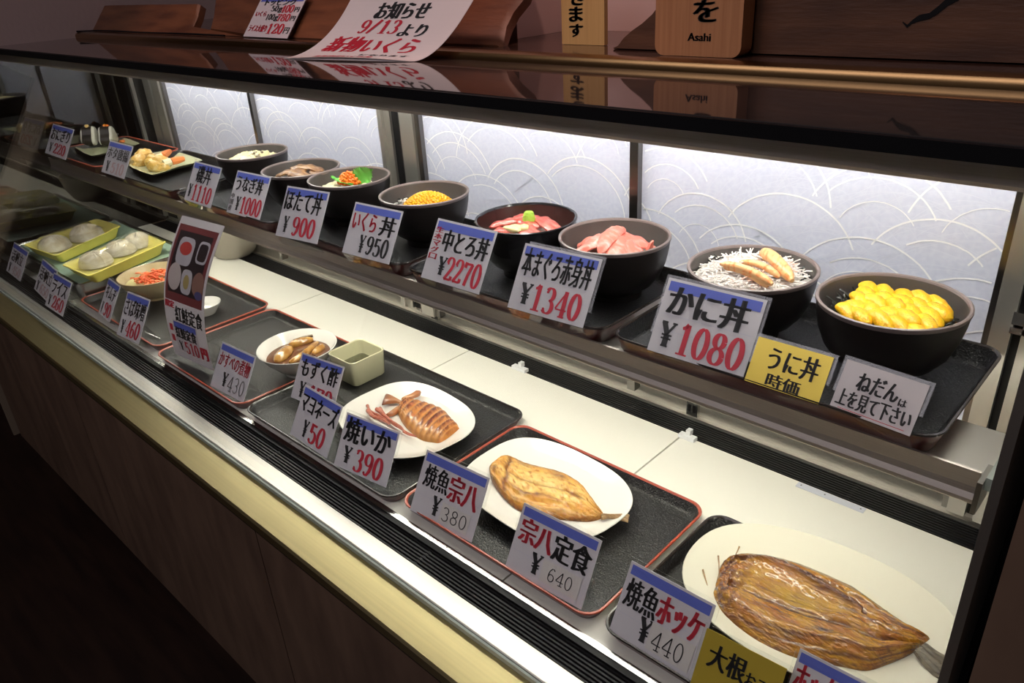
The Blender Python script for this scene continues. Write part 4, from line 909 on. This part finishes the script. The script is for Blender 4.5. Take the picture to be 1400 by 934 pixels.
PLATE = [(.002, .0015), (.56, .0015), (.58, 0), (.62, 0), (.64, .003), (.82, .008), (.985, .0195), (1.0, .0215), (.995, .0225), (.975, .0215), (.84, .0125), (.70, .0075), (.4, .0062), (.002, .006)]
PLATE_H = [(.002, .010), (.54, .010), (.56, 0), (.60, 0), (.62, .0125), (.66, .0145), (.78, .0195), (.985, .029), (1.0, .031), (.995, .032), (.975, .031), (.84, .0255), (.70, .0185), (.4, .0152), (.002, .015)]
dish(-.234, .724, .163, .116, 2.25, math.radians(2), PLATE_H, M['cream_plate'], 'oval_plate', 'big cream oval plate under the whole grilled mackerel', wob=.006)
dish(-.643, .700, .134, .101, 2.7, math.radians(-4), PLATE, M['white_plate'], 'oval_plate', 'white squarish plate under the grilled flounder', wob=.012)
dish(-.965, .694, .128, .103, 2.7, math.radians(-6), PLATE, M['white_plate'], 'oval_plate', 'white squarish plate under the grilled squid', wob=.012)

def cr(p, t):           # sample a list of vectors smoothly
    n = len(p) - 1; x = t*n; i = min(int(x), n-1); f = x - i
    a, b, c, d = p[max(i-1, 0)], p[i], p[i+1], p[min(i+2, n)]
    return .5*((2*b) + (c-a)*f + (2*a-5*b+4*c-d)*f*f + (3*b-a-3*c+d)*f**3)
def body(T, B, z0, hf, cf, m, name, nu=70, nv=26, label=None, cat=None, parent=None, zf=None):
    top = [at(*p, z0 + .012) for p in T]; bot = [at(*p, z0 + .008) for p in B]
    mb = MB(); vs, cs = [], []; n = nv + 1
    for i in range(nu + 1):
        u = i/nu; A, C_ = cr(top, u), cr(bot, u)
        for j in range(n):
            v = j/nv; vv = -1 + 2*v; s_ = .5*(math.sin(vv*math.pi/2)*.4 + vv*.6) + .5
            p = A.lerp(C_, s_); zb = z0 + (zf(u, vv) if zf else 0)
            edge = max(0, 1 - abs(vv)**3)**.5 * max(0, 1 - abs(2*u-1)**8)**.5
            p.z = zb + edge*hf(u, vv); vs.append(p); cs.append(cf(u, vv))
    off = len(vs)
    for i in range(nu + 1):
        for j in range(n):
            p = vs[i*n+j].copy(); u, vv = i/nu, -1 + 2*j/nv
            p.z = min(p.z, z0 + (zf(u, vv) if zf else 0)) - .0008; vs.append(p); cs.append(cs[i*n+j])
    fs = []
    for i in range(nu):
        for j in range(nv):
            k = i*n + j; fs.append((k, k+1, k+n+1, k+n)); fs.append((off+k, off+k+n, off+k+n+1, off+k+1))
    edge = [i*n for i in range(nu+1)] + [nu*n + j for j in range(1, n)] + [i*n + nv for i in range(nu-1, -1, -1)] + [j for j in range(nv-1, 0, -1)]
    for a, b in zip(edge, edge[1:] + edge[:1]): fs.append((a, b, off + b, off + a))
    mb.add(vs, fs)
    mid = vs[(nu//2)*n + nv//2].copy(); mid.z = z0
    o = mb.build(name, m, parent, True, colors=cs, loc=None if parent else mid)
    if label: tag(o, label, cat)
    return o
def mixc(a, b, t): t = max(0, min(1, t)); return tuple(x + (y-x)*t for x, y in zip(a, b))
def bumpf(x, c, w): return math.exp(-((x-c)/w)**2)
def zp(px, ox, oy, k): return [(ox + a*k, oy + b*k) for a, b in px]

# grilled flounder
fT = zp([(168,188),(225,145),(300,98),(370,112),(450,148),(560,175),(700,210),(800,250),(900,320),(970,410),(1040,510),(1078,560)], 640, 600, .17143)
fB = zp([(166,215),(180,290),(230,375),(310,468),(400,535),(520,585),(660,605),(760,612),(870,622),(950,625),(1020,622),(1082,607)], 640, 600, .17143)
def nz(u, v, a, b, sd, n=4): return noise.fractal(Vector((u*a, v*b, sd)), 0.6, 2.1, n)
def fh(u, v):
    h = .0125*(1 - .35*abs(v)) + .004*bumpf(u, .14, .08)
    h -= .0030*bumpf(v, -.08 + .05*math.sin(3*u), .06)*(u > .22) + .003*bumpf(u, .235, .02)*(abs(v) < .8)
    h += .0022*bumpf(v, .40, .07)*bumpf(u, .5, .25) + .0018*nz(u, v, 14, 5, 1.0) + .0006*math.sin(120*u - 14*abs(v))*max(0, abs(v) - .62)*2.6
    return h
def fc(u, v):
    t = nz(u, v, 7, 3, 2.0); f = nz(u, v, 30, 9, 5.0)
    c = mixc((0.74, 0.43, 0.10), (0.88, 0.66, 0.28), .5 + .9*t)
    c = mixc(c, (0.90, 0.74, 0.40), .75*bumpf(u, .5, .24)*bumpf(v, -.12, .42))
    c = mixc(c, (0.26, 0.10, 0.02), max(0, abs(v) - .58 + .25*t)*1.9)
    c = mixc(c, (0.16, 0.055, 0.012), max(0, abs(v) - .80 + .3*f)*2.2)
    c = mixc(c, (0.20, 0.065, 0.012), .9*bumpf(v, .36 + .1*t, .07)*bumpf(u, .42, .15) + .8*bumpf(u, .235 + .02*t, .018)*(abs(v) < .75) + .85*bumpf(u, .69 + .03*t, .045)*bumpf(v, .02, .10) + .8*bumpf(u, .58, .05)*bumpf(v, -.55, .13) + .75*bumpf(u, .12, .025)*bumpf(v, .25, .2) + .5*bumpf(v, -.08 + .05*math.sin(3*u), .025)*(u > .25))
    c = mixc(c, (0.55, 0.26, 0.04), .8*max(0, f*1.6 - .15))
    c = mixc(c, (0.20, 0.08, 0.02), 1 - u/.07 if u < .07 else 0)
    c = mixc(c, (0.45, 0.22, 0.05), .7*max(0, u - .8)*5)
    return tuple(max(0, q)**1.55 for q in c)
fl = empty('grilled_flounder', at(757, 668, .012), 'whole grilled flounder, pale golden, tail over the plate edge', 'fish')
body(fT, fB, .0122, fh, fc, M['fish'], 'flounder_body', 130, 52, parent=fl)
tT = zp([(1060,548),(1120,556),(1190,553),(1250,548),(1288,552)], 640, 600, .17143); tB = zp([(1062,612),(1120,600),(1180,610),(1230,620),(1276,632)], 640, 600, .17143)
body(tT, tB, .0215, lambda u, v: .004 - .002*u + .0006*math.sin(14*v), lambda u, v: (.5, .3, .1), M['fin'], 'tail_fin', 24, 14, parent=fl)

# grilled mackerel (opened flat)
hT = [(985,767),(1006,757),(1036,753),(1070,757),(1105,768),(1140,782),(1172,798),(1205,821),(1235,843),(1262,858),(1278,866)]
hB = [(974,812),(985,834),(1005,855),(1035,877),(1070,891),(1105,899),(1150,906),(1185,912),(1215,903),(1240,893),(1252,886)]
def flap(u): return -.66 + .95*max(0, u - .26)**1.15
def hh(u, v):
    head = max(0, 1 - u/.26); t = nz(u, v, 9, 4, 3.0)
    h = .017*(1 - .45*u)
    h += .0055*bumpf(v, -.80 + .3*u, .14) + .007*bumpf(v, .52, .2)*min(1, u*6)
    inside = bumpf(v, -.25 + .12*u, .28)*bumpf(u, .37, .20)
    h -= .011*inside
    h -= .006*bumpf(v, .10 - .06*u, .07)*(u > .1)
    h += .0050*bumpf(v, flap(u), .05)*(.10 < u < .64)
    h += (.0060*nz(u, v, 16, 5, 7.0) + .005*math.sin(17*u + 4*v)*math.sin(6*v + 3))*head
    h += .0016*t + .0009*math.sin(24*v + 3*u + 3*t)*min(1, max(0, u - .3)*4)
    return h
def hc(u, v):
    t = nz(u, v, 8, 4, 9.0); f = nz(u, v, 26, 16, 4.0); g_ = nz(u, v, 6, 30, 6.0)
    c = mixc((0.40, 0.135, 0.010), (0.56, 0.27, 0.018), .5 + 1.1*t)
    c = mixc(c, (0.46, 0.29, 0.03), .75*bumpf(v, -.2 + .1*u, .25)*bumpf(u, .40, .16))
    c = mixc(c, (0.50, 0.20, 0.07), .7*bumpf(u, .33, .08)*bumpf(v, -.42, .15)*(.6 + .4*math.sin(60*v)))
    c = mixc(c, (0.085, 0.020, 0.008), .95*bumpf(v, .10 - .06*u + .03*t, .035)*(u > .12) + .95*bumpf(v, flap(u) + .03*t, .045)*(.08 < u < .66) + .8*bumpf(v, .50 + .10*math.sin(4*u) + .05*t, .028)*(u > .15) + .8*bumpf(v, .76 + .03*t, .03)*(u > .2) + .7*bumpf(v, -.42 + .3*u + .04*t, .028)*(u > .55) + .6*bumpf(v, -.72 + .3*u, .03)*(u > .4))
    c = mixc(c, (0.11, 0.030, 0.012), max(0, g_*1.2 - .15)*(.4 + u))
    c = mixc(c, (0.13, 0.035, 0.014), min(1, 1.7*max(0, 1 - u/.24))*max(0, min(1, .5 + 1.6*nz(u, v, 20, 8, 8.0))))
    c = mixc(c, (0.12, 0.035, 0.015), max(0, abs(v) - .82 + .15*f)*3.5)
    c = mixc(c, (0.03, 0.012, 0.012), .95*bumpf(u, .52, .04)*bumpf(v, .38, .05))
    return tuple(max(0, q*.78) for q in c)
hk = empty('grilled_mackerel', at(1120, 832, .014), 'large glossy brown grilled mackerel opened flat, grey tail at the right', 'fish')
body(hT, hB, .0205, hh, hc, M['hokke'], 'mackerel_body', 200, 90, parent=hk)
body([(1268,870),(1284,881),(1300,888),(1318,894)], [(1250,884),(1262,900),(1276,915),(1292,930)], .0310, lambda u, v: .006 - .003*u + .0012*math.sin(16*v), lambda u, v: (.1, .1, .08), M['tail_grey'], 'tail_fin', 24, 18, parent=hk)
for pts in ([(970,812),(966,797),(961,779)], [(983,785),(983,772),(982,760)], [(1006,758),(1009,752),(1011,747)], [(986,856),(1000,866),(1016,880)]):
    b = MB(); b.tube([at(x, y, .024 + .004*i) for i, (x, y) in enumerate(pts)], [.0007, .0008, .0013], 5); b.build('fin_ray', M['fin'], hk)

# grilled squid
sT = zp([(548,152),(600,148),(640,152),(720,172),(800,192),(880,222),(940,268),(990,330),(1030,365),(1052,398)], 470, 520, .15)
sB = zp([(495,225),(492,270),(505,310),(545,375),(605,435),(665,485),(725,515),(795,530),(870,537),(925,508)], 470, 520, .15)
def sh(u, v): return .0175*(1 - .25*abs(v)**2) + .0022*math.sin(2*math.pi*11.5*u + 1.5*v)*(1 - .3*abs(v)) + .0006*math.sin(40*v + 9*u)
def scf(u, v):
    t = nz(u, v, 9, 4, 11.0); f = nz(u, v, 30, 8, 12.0)
    ring = .5 + .5*math.sin(2*math.pi*11.5*u + 1.5*v)
    c = mixc((0.72, 0.40, 0.16), (0.80, 0.56, 0.32), .6*bumpf(v, .8, .4) + .4*t)
    c = mixc(c, (0.20, 0.035, 0.014), min(1, ring**.7*(1 - .75*bumpf(v, .95, .30))*max(0, .85 + .9*t + .5*f)))
    c = mixc(c, (0.70, 0.32, 0.04), .85*max(0, u - .86)*6 + .4*bumpf(v, .95, .2))
    return tuple(max(0, q)**1.4 for q in c)
sq = empty('grilled_squid', at(590, 560, .012), 'scored grilled squid with curled brown fins and red tentacles', 'squid')
body(sT, sB, .0115, sh, scf, M['squid'], 'squid_mantle', 130, 26, parent=sq)
body(zp([(383,112),(430,128),(500,150),(560,158)], 470, 520, .15), zp([(348,225),(400,205),(470,185),(540,190)], 470, 520, .15), .0145, lambda u, v: .006 + .003*math.sin(5*u), lambda u, v: mixc((.14, .035, .02), (.55, .26, .11), u), M['squid'], 'fin', 24, 12, parent=sq, zf=lambda u, v: .008*(1-u))
body(zp([(655,80),(620,105),(570,130),(520,150)], 470, 520, .15), zp([(706,98),(690,130),(640,152),(560,175)], 470, 520, .15), .0175, lambda u, v: .006, lambda u, v: mixc((.30, .09, .035), (.58, .30, .13), u), M['squid'], 'fin', 24, 12, parent=sq, zf=lambda u, v: .006)
body(zp([(500,190),(460,215),(420,245),(372,280)], 470, 520, .15), zp([(520,235),(490,262),(450,285),(395,300)], 470, 520, .15), .0135, lambda u, v: .006, lambda u, v: mixc((.52, .26, .11), (.36, .12, .05), u), M['squid'], 'fin', 20, 10, parent=sq)
for k, (pts, r) in enumerate([([(235,285),(330,330),(430,385),(540,455),(660,515)], .0032), ([(300,262),(370,320),(440,378),(520,425),(560,480)], .0040), ([(220,275),(270,330),(340,352),(420,400)], .0045), ([(330,255),(380,330),(430,372),(500,415)], .0035), ([(215,230),(235,270),(290,310)], .0030), ([(540,470),(600,500),(660,512)], .0018)]):
    b = MB(); q = zp(pts, 470, 520, .15); cv = [at(*p, .0175 + .002*(k % 3)) for p in q]; s_ = [cr(cv, i/16) for i in range(17)]
    b.tube(s_, [r*(1 - .65*i/16)*(1 + .12*math.sin(i*2.2)) for i in range(17)], 8); b.build('tentacle', M['squid'], sq, True, colors=[mixc((.34, .06, .04), (.60, .22, .14), (i % 5)/5) for i in range(len(b.v))])

# simmered skate in a white bowl
kc = (-1.310, .698)
KZ = .060
kb = MB(); c = (kc[0], kc[1], ZT)
lathe(kb, [(.0002, .003), (.030, .003), (.031, 0), (.034, 0), (.035, .006), (.050, .018), (.068, .038), (.0795, .056), (.081, .0575), (.080, .0585), (.0775, .057), (.065, .038), (.048, .022), (.02, .014), (.0002, .013)], 48, 0, c)
tag(kb.build('white_bowl', M['white_plate'], None, True, loc=c), 'white bowl of simmered skate beside the square cup', 'bowl')
mb = MB(); mb.loft([[(kc[0] + r*math.cos(t), kc[1] + r*math.sin(t), ZT + .0375) for t in [2*math.pi*k/40 for k in range(40)]] for r in (.0645, .03, .001)])
tag(mb.build('broth', M['broth'], None, True, loc=(kc[0], kc[1], ZT + .0375)), 'dark brown broth around the simmered skate', 'broth', None, 'stuff')
def chunk(pts, w_, th, z, label, skin=False):
    p = [at(*q, z) for q in pts]; b = MB(); s_ = [cr(p, i/14) for i in range(15)]; rings = []
    for i, q in enumerate(s_):
        d_ = (s_[min(i+1, 14)] - s_[max(i-1, 0)]).normalized(); a = Vector((-d_.y, d_.x, 0)); k = max(.12, math.sin(math.pi*(i+.6)/15.2))**.55
        rings.append([q + a*(w_*k*math.cos(t)*(1 + .05*math.sin(i*1.9))) + Vector((0, 0, th*k*math.sin(t)*(1 + .08*math.sin(i*2.3 + t)))) for t in [2*math.pi*j/14 for j in range(14)]])
    b.loft(rings, True, True, True); o = b.build('skate_piece', M['simmered'], None, True, loc=s_[7]); tag(o, label, 'fish piece', 'simmered skate pieces in the white bowl')
    if skin:
        b = MB(); b.tube([q + Vector((0, 0, th*.55)) + Vector((-.004, .010, 0)) for q in s_[2:13]], .0035, 8); b.build('dark_skin', M['simmered_skin'], o, True)
chunk([(378,494),(388,484),(396,474)], .016, .010, ZT + .0405, 'round golden skate piece at the left of the white bowl')
chunk([(395,473),(410,468),(428,464)], .012, .009, ZT + .041, 'skate piece with dark skin at the back of the white bowl', True)
chunk([(396,496),(415,485),(434,468)], .009, .008, ZT + .0395, 'long skate piece across the front of the white bowl')
chunk([(428,484),(437,477),(443,473)], .009, .008, ZT + .039, 'small skate piece at the right of the white bowl')

# square cup of mozuku
def sqring(s_, z, r, c=(-1.196, .762), n=6): return rrect(c[0]-s_, c[0]+s_, c[1]-s_, c[1]+s_, r, z, n)
mb = MB(); mb.loft([sqring(.0365, ZT, .010), sqring(.039, ZT + .003, .011), sqring(.0425, ZT + .052, .012), sqring(.0428, ZT + .0545, .012), sqring(.0415, ZT + .0555, .0115), sqring(.0395, ZT + .054, .011), sqring(.037, ZT + .012, .010), sqring(.033, ZT + .008, .009)], True, True, True)
tag(mb.build('square_cup', M['cup_glaze'], None, True, loc=(-1.196, .762, ZT)), 'square cream cup with dark seaweed behind the squid plate', 'cup')
mb = MB(); mb.loft([sqring(s_, ZT + z + RN.uniform(0, .001), .009) for s_, z in ((.0372, .024), (.028, .026), (.015, .027), (.010, .0275))], True, False, True)
tag(mb.build('mozuku_seaweed', M['mozuku'], None, True, loc=(-1.196, .762, ZT + .024)), 'dark green mozuku seaweed in the square cup', 'seaweed', None, 'stuff')

# beige bowl with red topping
bc = at(208, 374, .066); bc = (bc.x, bc.y)
mb = MB(); c = (bc[0], bc[1], ZT)
lathe(mb, [(.0002, .003), (.034, .003), (.036, 0), (.040, 0), (.041, .006), (.060, .020), (.077, .042), (.085, .060), (.086, .0625), (.084, .0635), (.0815, .062), (.073, .042), (.054, .024), (.0002, .018)], 48, 0, c)
tag(mb.build('beige_bowl', M['beige_bowl'], None, True, loc=c), 'beige stoneware bowl with red pickles, left of the tall sign', 'bowl')
mb = MB(); mb.loft([[(bc[0] + r*math.cos(t), bc[1] + r*math.sin(t), ZT + z + RN.uniform(-.002, .002)) for t in [2*math.pi*k/32 for k in range(32)]] for r, z in ((.070, .042), (.055, .047), (.035, .052), (.001, .054))])
tag(mb.build('salad_bed', M['noodle'], None, True, loc=(bc[0], bc[1], ZT + .042)), 'yellow-green bed of vegetables in the beige bowl', 'vegetables', None, 'stuff')
mb = MB()
for k in range(150):
    a, q = RN.uniform(0, 6.28), .045*math.sqrt(RN.random()); p = Vector((bc[0] + .012 + q*math.cos(a), bc[1] + q*math.sin(a), ZT + .054 + .010*(1 - q/.045) + RN.uniform(-.002, .004))); an = RN.uniform(0, 6.28)
    dv = Vector((math.cos(an), math.sin(an), RN.uniform(-.3, .4)))*RN.uniform(.010, .02); mb.tube([p, p + dv*.5 + Vector((0, 0, .002)), p + dv], .0022, 5)
tag(mb.build('red_pickles', M['pickle'], None, True, loc=(bc[0], bc[1], ZT + .05)), 'heap of red shredded pickles in the beige bowl', 'pickles', None, 'stuff')
# dim grey pot on the deck behind the tall sign
pc = at(322, 352, .0); mb = MB(); c = (pc.x - .03, pc.y + .015, 0.0005)
lathe(mb, [(.0002, .003), (.040, .003), (.043, 0), (.050, 0), (.062, .010), (.082, .045), (.092, .085), (.094, .10), (.090, .10), (.080, .05), (.055, .015), (.0002, .010)], 40, 0, c)
tag(mb.build('grey_pot', M['grey_bowl'], None, True, loc=c), 'grey stoneware pot on the white deck behind the tall sign', 'pot')
# small white dish on the tray beside the sign
wc = at(281, 428, ZT)
dish(wc.x, wc.y, .042, .042, 2.0, 0, [(.002, .0015), (.5, .0015), (.55, 0), (.6, 0), (.8, .012), (1.0, .026), (.99, .0275), (.96, .026), (.75, .013), (.4, .007), (.002, .006)], M['white_plate'], 'white_dish', 'small white dish half hidden behind the tall sign', 'dish')

# steel vat, liner, tubs, shells, film
VX0, VX1, VY0, VY1 = -2.648, -2.118, .552, .868
mb = MB()
mb.loft([rrect(VX0+.004, VX1-.004, VY0+.004, VY1-.004, .018, .0006), rrect(VX0, VX1, VY0, VY1, .02, .004), rrect(VX0, VX1, VY0, VY1, .02, .047), rrect(VX0-.003, VX1+.003, VY0-.003, VY1+.003, .022, .050), rrect(VX0, VX1, VY0, VY1, .02, .052), rrect(VX0+.004, VX1-.004, VY0+.004, VY1-.004, .018, .048), rrect(VX0+.006, VX1-.006, VY0+.006, VY1-.006, .018, .042)], True, True, True)
tag(mb.build('steel_vat', M['steel'], None, True, loc=((VX0+VX1)/2, .71, .0006)), 'shallow stainless vat at the left end of the deck', 'vat')
mb = MB(); vs = []; NX, NY = 40, 26
for i in range(NX + 1):
    for j in range(NY + 1):
        x, y = VX0 + .010 + (VX1-VX0-.020)*i/NX, VY0 + .010 + (VY1-VY0-.020)*j/NY
        vs.append((x, y, .0475 + .0012*math.sin(31*x + 17*y)*math.sin(40*y) + .0006*math.sin(90*x)))
mb.add(vs, [(i*(NY+1)+j, (i+1)*(NY+1)+j, (i+1)*(NY+1)+j+1, i*(NY+1)+j+1) for i in range(NX) for j in range(NY)])
tag(mb.build('paper_liner', M['liner'], None, True, loc=((VX0+VX1)/2, .71, .046)), 'crinkled green paper liner covering the steel vat', 'liner')
def tub(cp, label, shells, gname):
    P4 = [at(*p, .082) for p in cp]; cen = sum(P4, Vector())/4
    def ring(k, z, r=.16):
        out = []
        for i in range(4):
            a, b, c_ = P4[i-1], P4[i], P4[(i+1) % 4]
            e0 = b.lerp(a, r*.5); e1 = b.lerp(c_, r*.35)
            for t in (0, .25, .5, .75, 1): q = bez(e0, b, e1, t); q = cen + (q - cen)*k; q.z = z; out.append(q)
        return out
    mb = MB(); mb.loft([ring(.80, .0500), ring(.84, .052), ring(.955, .078), ring(1.0, .080), ring(1.005, .082), ring(.99, .0828), ring(.945, .0795), ring(.83, .0555), ring(.78, .0535)], True, True, True)
    base = Vector((cen.x, cen.y, .05)); tag(mb.build('plastic_tub', M['tub'], None, True, loc=base), label, 'tub')
    ax = ((P4[3]+P4[2]) - (P4[0]+P4[1])).normalized()
    for (px, py, r, lift, yaw, lb) in shells:
        q = at(px, py, .075); b = MB(); rings = []; N1, N2 = 9, 40
        for i in range(N1 + 1):
            f = i/N1; ring_ = []
            for k in range(N2):
                t = 2*math.pi*k/N2; R_ = r*f*(1 - .10*abs(math.sin(t/2))**6)*(1 + .02*math.cos(22*t)*f)
                x, y = R_*math.cos(t), R_*math.sin(t)*.92
                z = (.030 + lift)*math.sqrt(max(0, 1 - f**2.2)) + .0012*math.cos(22*t)*f*(1-f)*4
                ring_.append((q.x + x*math.cos(yaw) - y*math.sin(yaw), q.y + x*math.sin(yaw) + y*math.cos(yaw), .0575 + z))
            rings.append(ring_)
        for f, z in ((.8, .0565), (.002, .056)):
            rings.append([(q.x + (p[0]-q.x)*f, q.y + (p[1]-q.y)*f, z) for p in rings[N1]])
        b.loft(rings); tag(b.build('scallop_shell', M['shell'], None, True, loc=(q.x, q.y, .056)), lb, 'scallop', gname)
    # cling film stretched over the tub
    R0 = ring(.985, .0832); b = MB(); rings = []; n = len(R0)
    sh_ = [(at(s_[0], s_[1], .075), s_[2], s_[3]) for s_ in shells]
    def hgt(p):
        z = .0832
        for q, r, lf_ in sh_:
            d_ = math.hypot(p.x-q.x, p.y-q.y)/(r*1.08)
            if d_ < 1.35: z = max(z, .0600 + (.030 + lf_)*math.sqrt(max(0, 1 - min(1, d_)**2.2)) + .0035)
        return z + .0008*math.sin(140*p.x + 60*p.y)*math.sin(90*p.y)
    for i in range(22):
        k = 1 - i/21.5; rg = []
        for p in R0: q = cen + (p - cen)*k; q.z = hgt(q) if i else .0832; rg.append(q)
        rings.append(rg)
    b.loft(rings, True, False, True)
    tag(b.build('cling_film', M['film'], None, True, loc=base + Vector((0, 0, .033))), 'clear cling film over the ' + ('left' if 'left' in label else 'right') + ' yellow tub', 'film')
tub([(31,335),(76,350),(166,309),(132,299)], 'left yellow plastic tub of scallop shells', [(72,331,.050,.006,.4,'scallop in its shell at the front of the left yellow tub'), (116,317,.052,.010,1.1,'scallop in its shell at the back of the left yellow tub')], 'scallops in the left yellow tub')
tub([(84,362),(121,378),(228,331),(192,317)], 'right yellow plastic tub of scallop shells', [(128,352,.050,.004,.2,'ribbed scallop shell at the front of the right yellow tub'), (162,337,.046,.004,.9,'scallop shell in the middle of the right yellow tub'), (187,327,.046,.006,1.5,'scallop shell at the back of the right yellow tub')], 'scallops in the right yellow tub')
# ------------------------------------------------------------------ upper shelf, left end: plates
UZ = .2764
def leafplate(pxs, label, zr):
    P = [at(*p, zr) for p in pxs]; cen = sum(P, Vector())/len(P); n = 48
    def ring(k, z):
        out = []
        for i in range(n):
            t = i/n*len(P); j = int(t); f = t - j; a, b, c_, d_ = (P[(j+q) % len(P)] for q in (-1, 0, 1, 2))
            q = b.lerp(c_, f)*.55 + .45*(.5*((2*b) + (c_-a)*f + (2*a-5*b+4*c_-d_)*f*f + (3*b-a-3*c_+d_)*f**3)); q = cen + (q-cen)*k; q.z = z; out.append(q)
        return out
    mb = MB(); mb.loft([ring(.45, UZ), ring(.5, UZ), ring(.75, UZ + .008), ring(.99, zr - .001), ring(1.0, zr), ring(.97, zr), ring(.74, UZ + .011), ring(.4, UZ + .007)], True, True, True)
    tag(mb.build('leaf_plate', M['green_plate'], None, True, loc=(cen.x, cen.y, UZ)), label, 'plate'); return cen
leafplate([(101,200),(125,213),(165,203),(191,196),(160,186),(120,190)], 'pale green plate under the two rice balls', .296)
lp = leafplate([(176,226),(208,239),(243,228),(277,219),(232,205),(200,212)], 'pale green plate under the fried whelk', .296)
def onigiri(px, py, s_, yaw, label, bit):
    q = at(px, py, .285); b = MB(); rings = []; n = 30
    def prof(t): return s_*(.80 + .16*math.cos(3*t))
    rot = Matrix.Rotation(yaw, 3, 'Z')
    for y, k in ((-.55, .80), (-.48, .93), (-.25, 1.0), (.25, 1.0), (.48, .93), (.55, .80)):
        rings.append([Vector((q.x, q.y, .284 + s_*.80)) + rot @ Vector((prof(t)*k*math.sin(t), y*s_*1.05, prof(t)*k*math.cos(t)*.95)) for t in [2*math.pi*i/n for i in range(n)]])
    b.loft(rings, True, True, True); o = b.build('rice_ball', M['onigiri'], None, True, loc=(q.x, q.y, .284)); tag(o, label, 'rice ball', 'rice balls on the pale green plate')
    b = MB(); rings = []
    for y, k in ((-.20, .99), (-.20, 1.03), (.20, 1.03), (.20, .99)):
        rings.append([Vector((q.x, q.y, .284 + s_*.80)) + rot @ Vector((prof(t)*k*math.sin(t), y*s_*1.9, prof(t)*k*math.cos(t)*.95)) for t in [2*math.pi*i/n for i in range(n)]])
    b.loft(rings); b.build('seaweed_band', M['nori_sheet'], o, True)
    b = MB()
    for k in range(4): b.ball((q.x + RN.gauss(0, .004), q.y + RN.gauss(0, .004), .284 + s_*1.70), .006, .006, .006, 7, 5, 0, None, .15, RN)
    b.build('topping', M['roe_orange'] if bit == 'o' else M['tempura'], o, True)
onigiri(127, 200, .037, math.radians(-40), 'rice ball wrapped in wide black seaweed, left on its plate', 't')
onigiri(151, 199, .036, math.radians(-40), 'rice ball with a narrow seaweed band, right on its plate', 'o')
mb = MB(); q = at(172, 193, .29)
for k in range(6): mb.ball((q.x + RN.gauss(0, .010), q.y + RN.gauss(0, .008), .286 + RN.uniform(0, .006)), .008, .005, .005, 8, 5, 0, None, .2, RN)
tag(mb.build('orange_pickles', M['carrot'], None, True, loc=(q.x, q.y, .284)), 'small heap of orange pickles beside the rice balls', 'pickles', None, 'stuff')
for k, (px, py, r, zz) in enumerate([(190,220,.026,.300), (197,213,.027,.306), (187,224,.018,.294), (212,228,.023,.297), (219,221,.024,.298), (209,218,.020,.304), (224,229,.017,.293), (205,223,.018,.298)]):
    q = at(px, py, zz); b = MB(); b.ball(q, r, r*.75, r*.72, 14, 9, 0, Matrix.Rotation(RN.uniform(0, 3), 3, 'Z') @ Matrix.Rotation(RN.uniform(-.5, .5), 3, 'X'), .14, RN)
    tag(b.build('fried_whelk', M['tempura'], None, True, loc=(q.x, q.y, zz - r*.7)), 'golden fried whelk chunk heaped on its pale green plate', 'fried whelk', 'fried whelk chunks on one plate')
for pts, lb in (([(222,214),(227,210),(232,207)], 'orange crab stick pointing up behind the fried whelk'), ([(234,221),(243,219),(251,217)], 'orange crab stick lying right of the fried whelk')):
    b = MB(); b.tube([at(x, y, .304) for x, y in pts], [.010, .010, .007], 9); o = b.build('crab_stick', M['carrot'], None, True, loc=at(*pts[1], .298)); tag(o, lb, 'crab stick')
    b = MB(); b.tube([at(pts[0][0] - 10, pts[0][1] + 3, .302), at(*pts[0], .304)], [.011, .0105], 9, 0, True); b.build('pale_end', M['scallop'], o, True)

# ------------------------------------------------------------------ small things
def clip(px, py, label, L=.030):
    q = at(px, py, 0); b = MB(); b.box(q.x - L/2, q.x + L/2, q.y - .006, q.y + .006, .0004, .007); b.box(q.x - .004, q.x + .004, q.y, q.y + .010, .007, .016)
    tag(b.build('plastic_clip', M['plastic_white'], None, False, loc=(q.x, q.y, .0004)), label, 'clip')
clip(940, 600, 'small white plastic clip on the deck seam behind the flounder tray')
clip(711, 506, 'small white plastic clip at the rear grille behind the square cup', .036)
a, b_ = at(1092, 660, 0), at(1184, 697, 0); mb = MB(); mb.box(a.x, b_.x, a.y - .012, a.y + .001, .0003, .0012, 0)
for k in (.06, .42, .94): mb.box(a.x + (b_.x-a.x)*k - .001, a.x + (b_.x-a.x)*k + .001, a.y - .006, a.y - .004, .0012, .0014, 1)
tag(mb.build('label_strip', [M['label_strip'], M['ink']], None, False, loc=(a.x, a.y, .0003)), 'pale blue-grey strip on the deck edge before the rear grille', 'strip')
bpy.data.objects.remove(_fo)
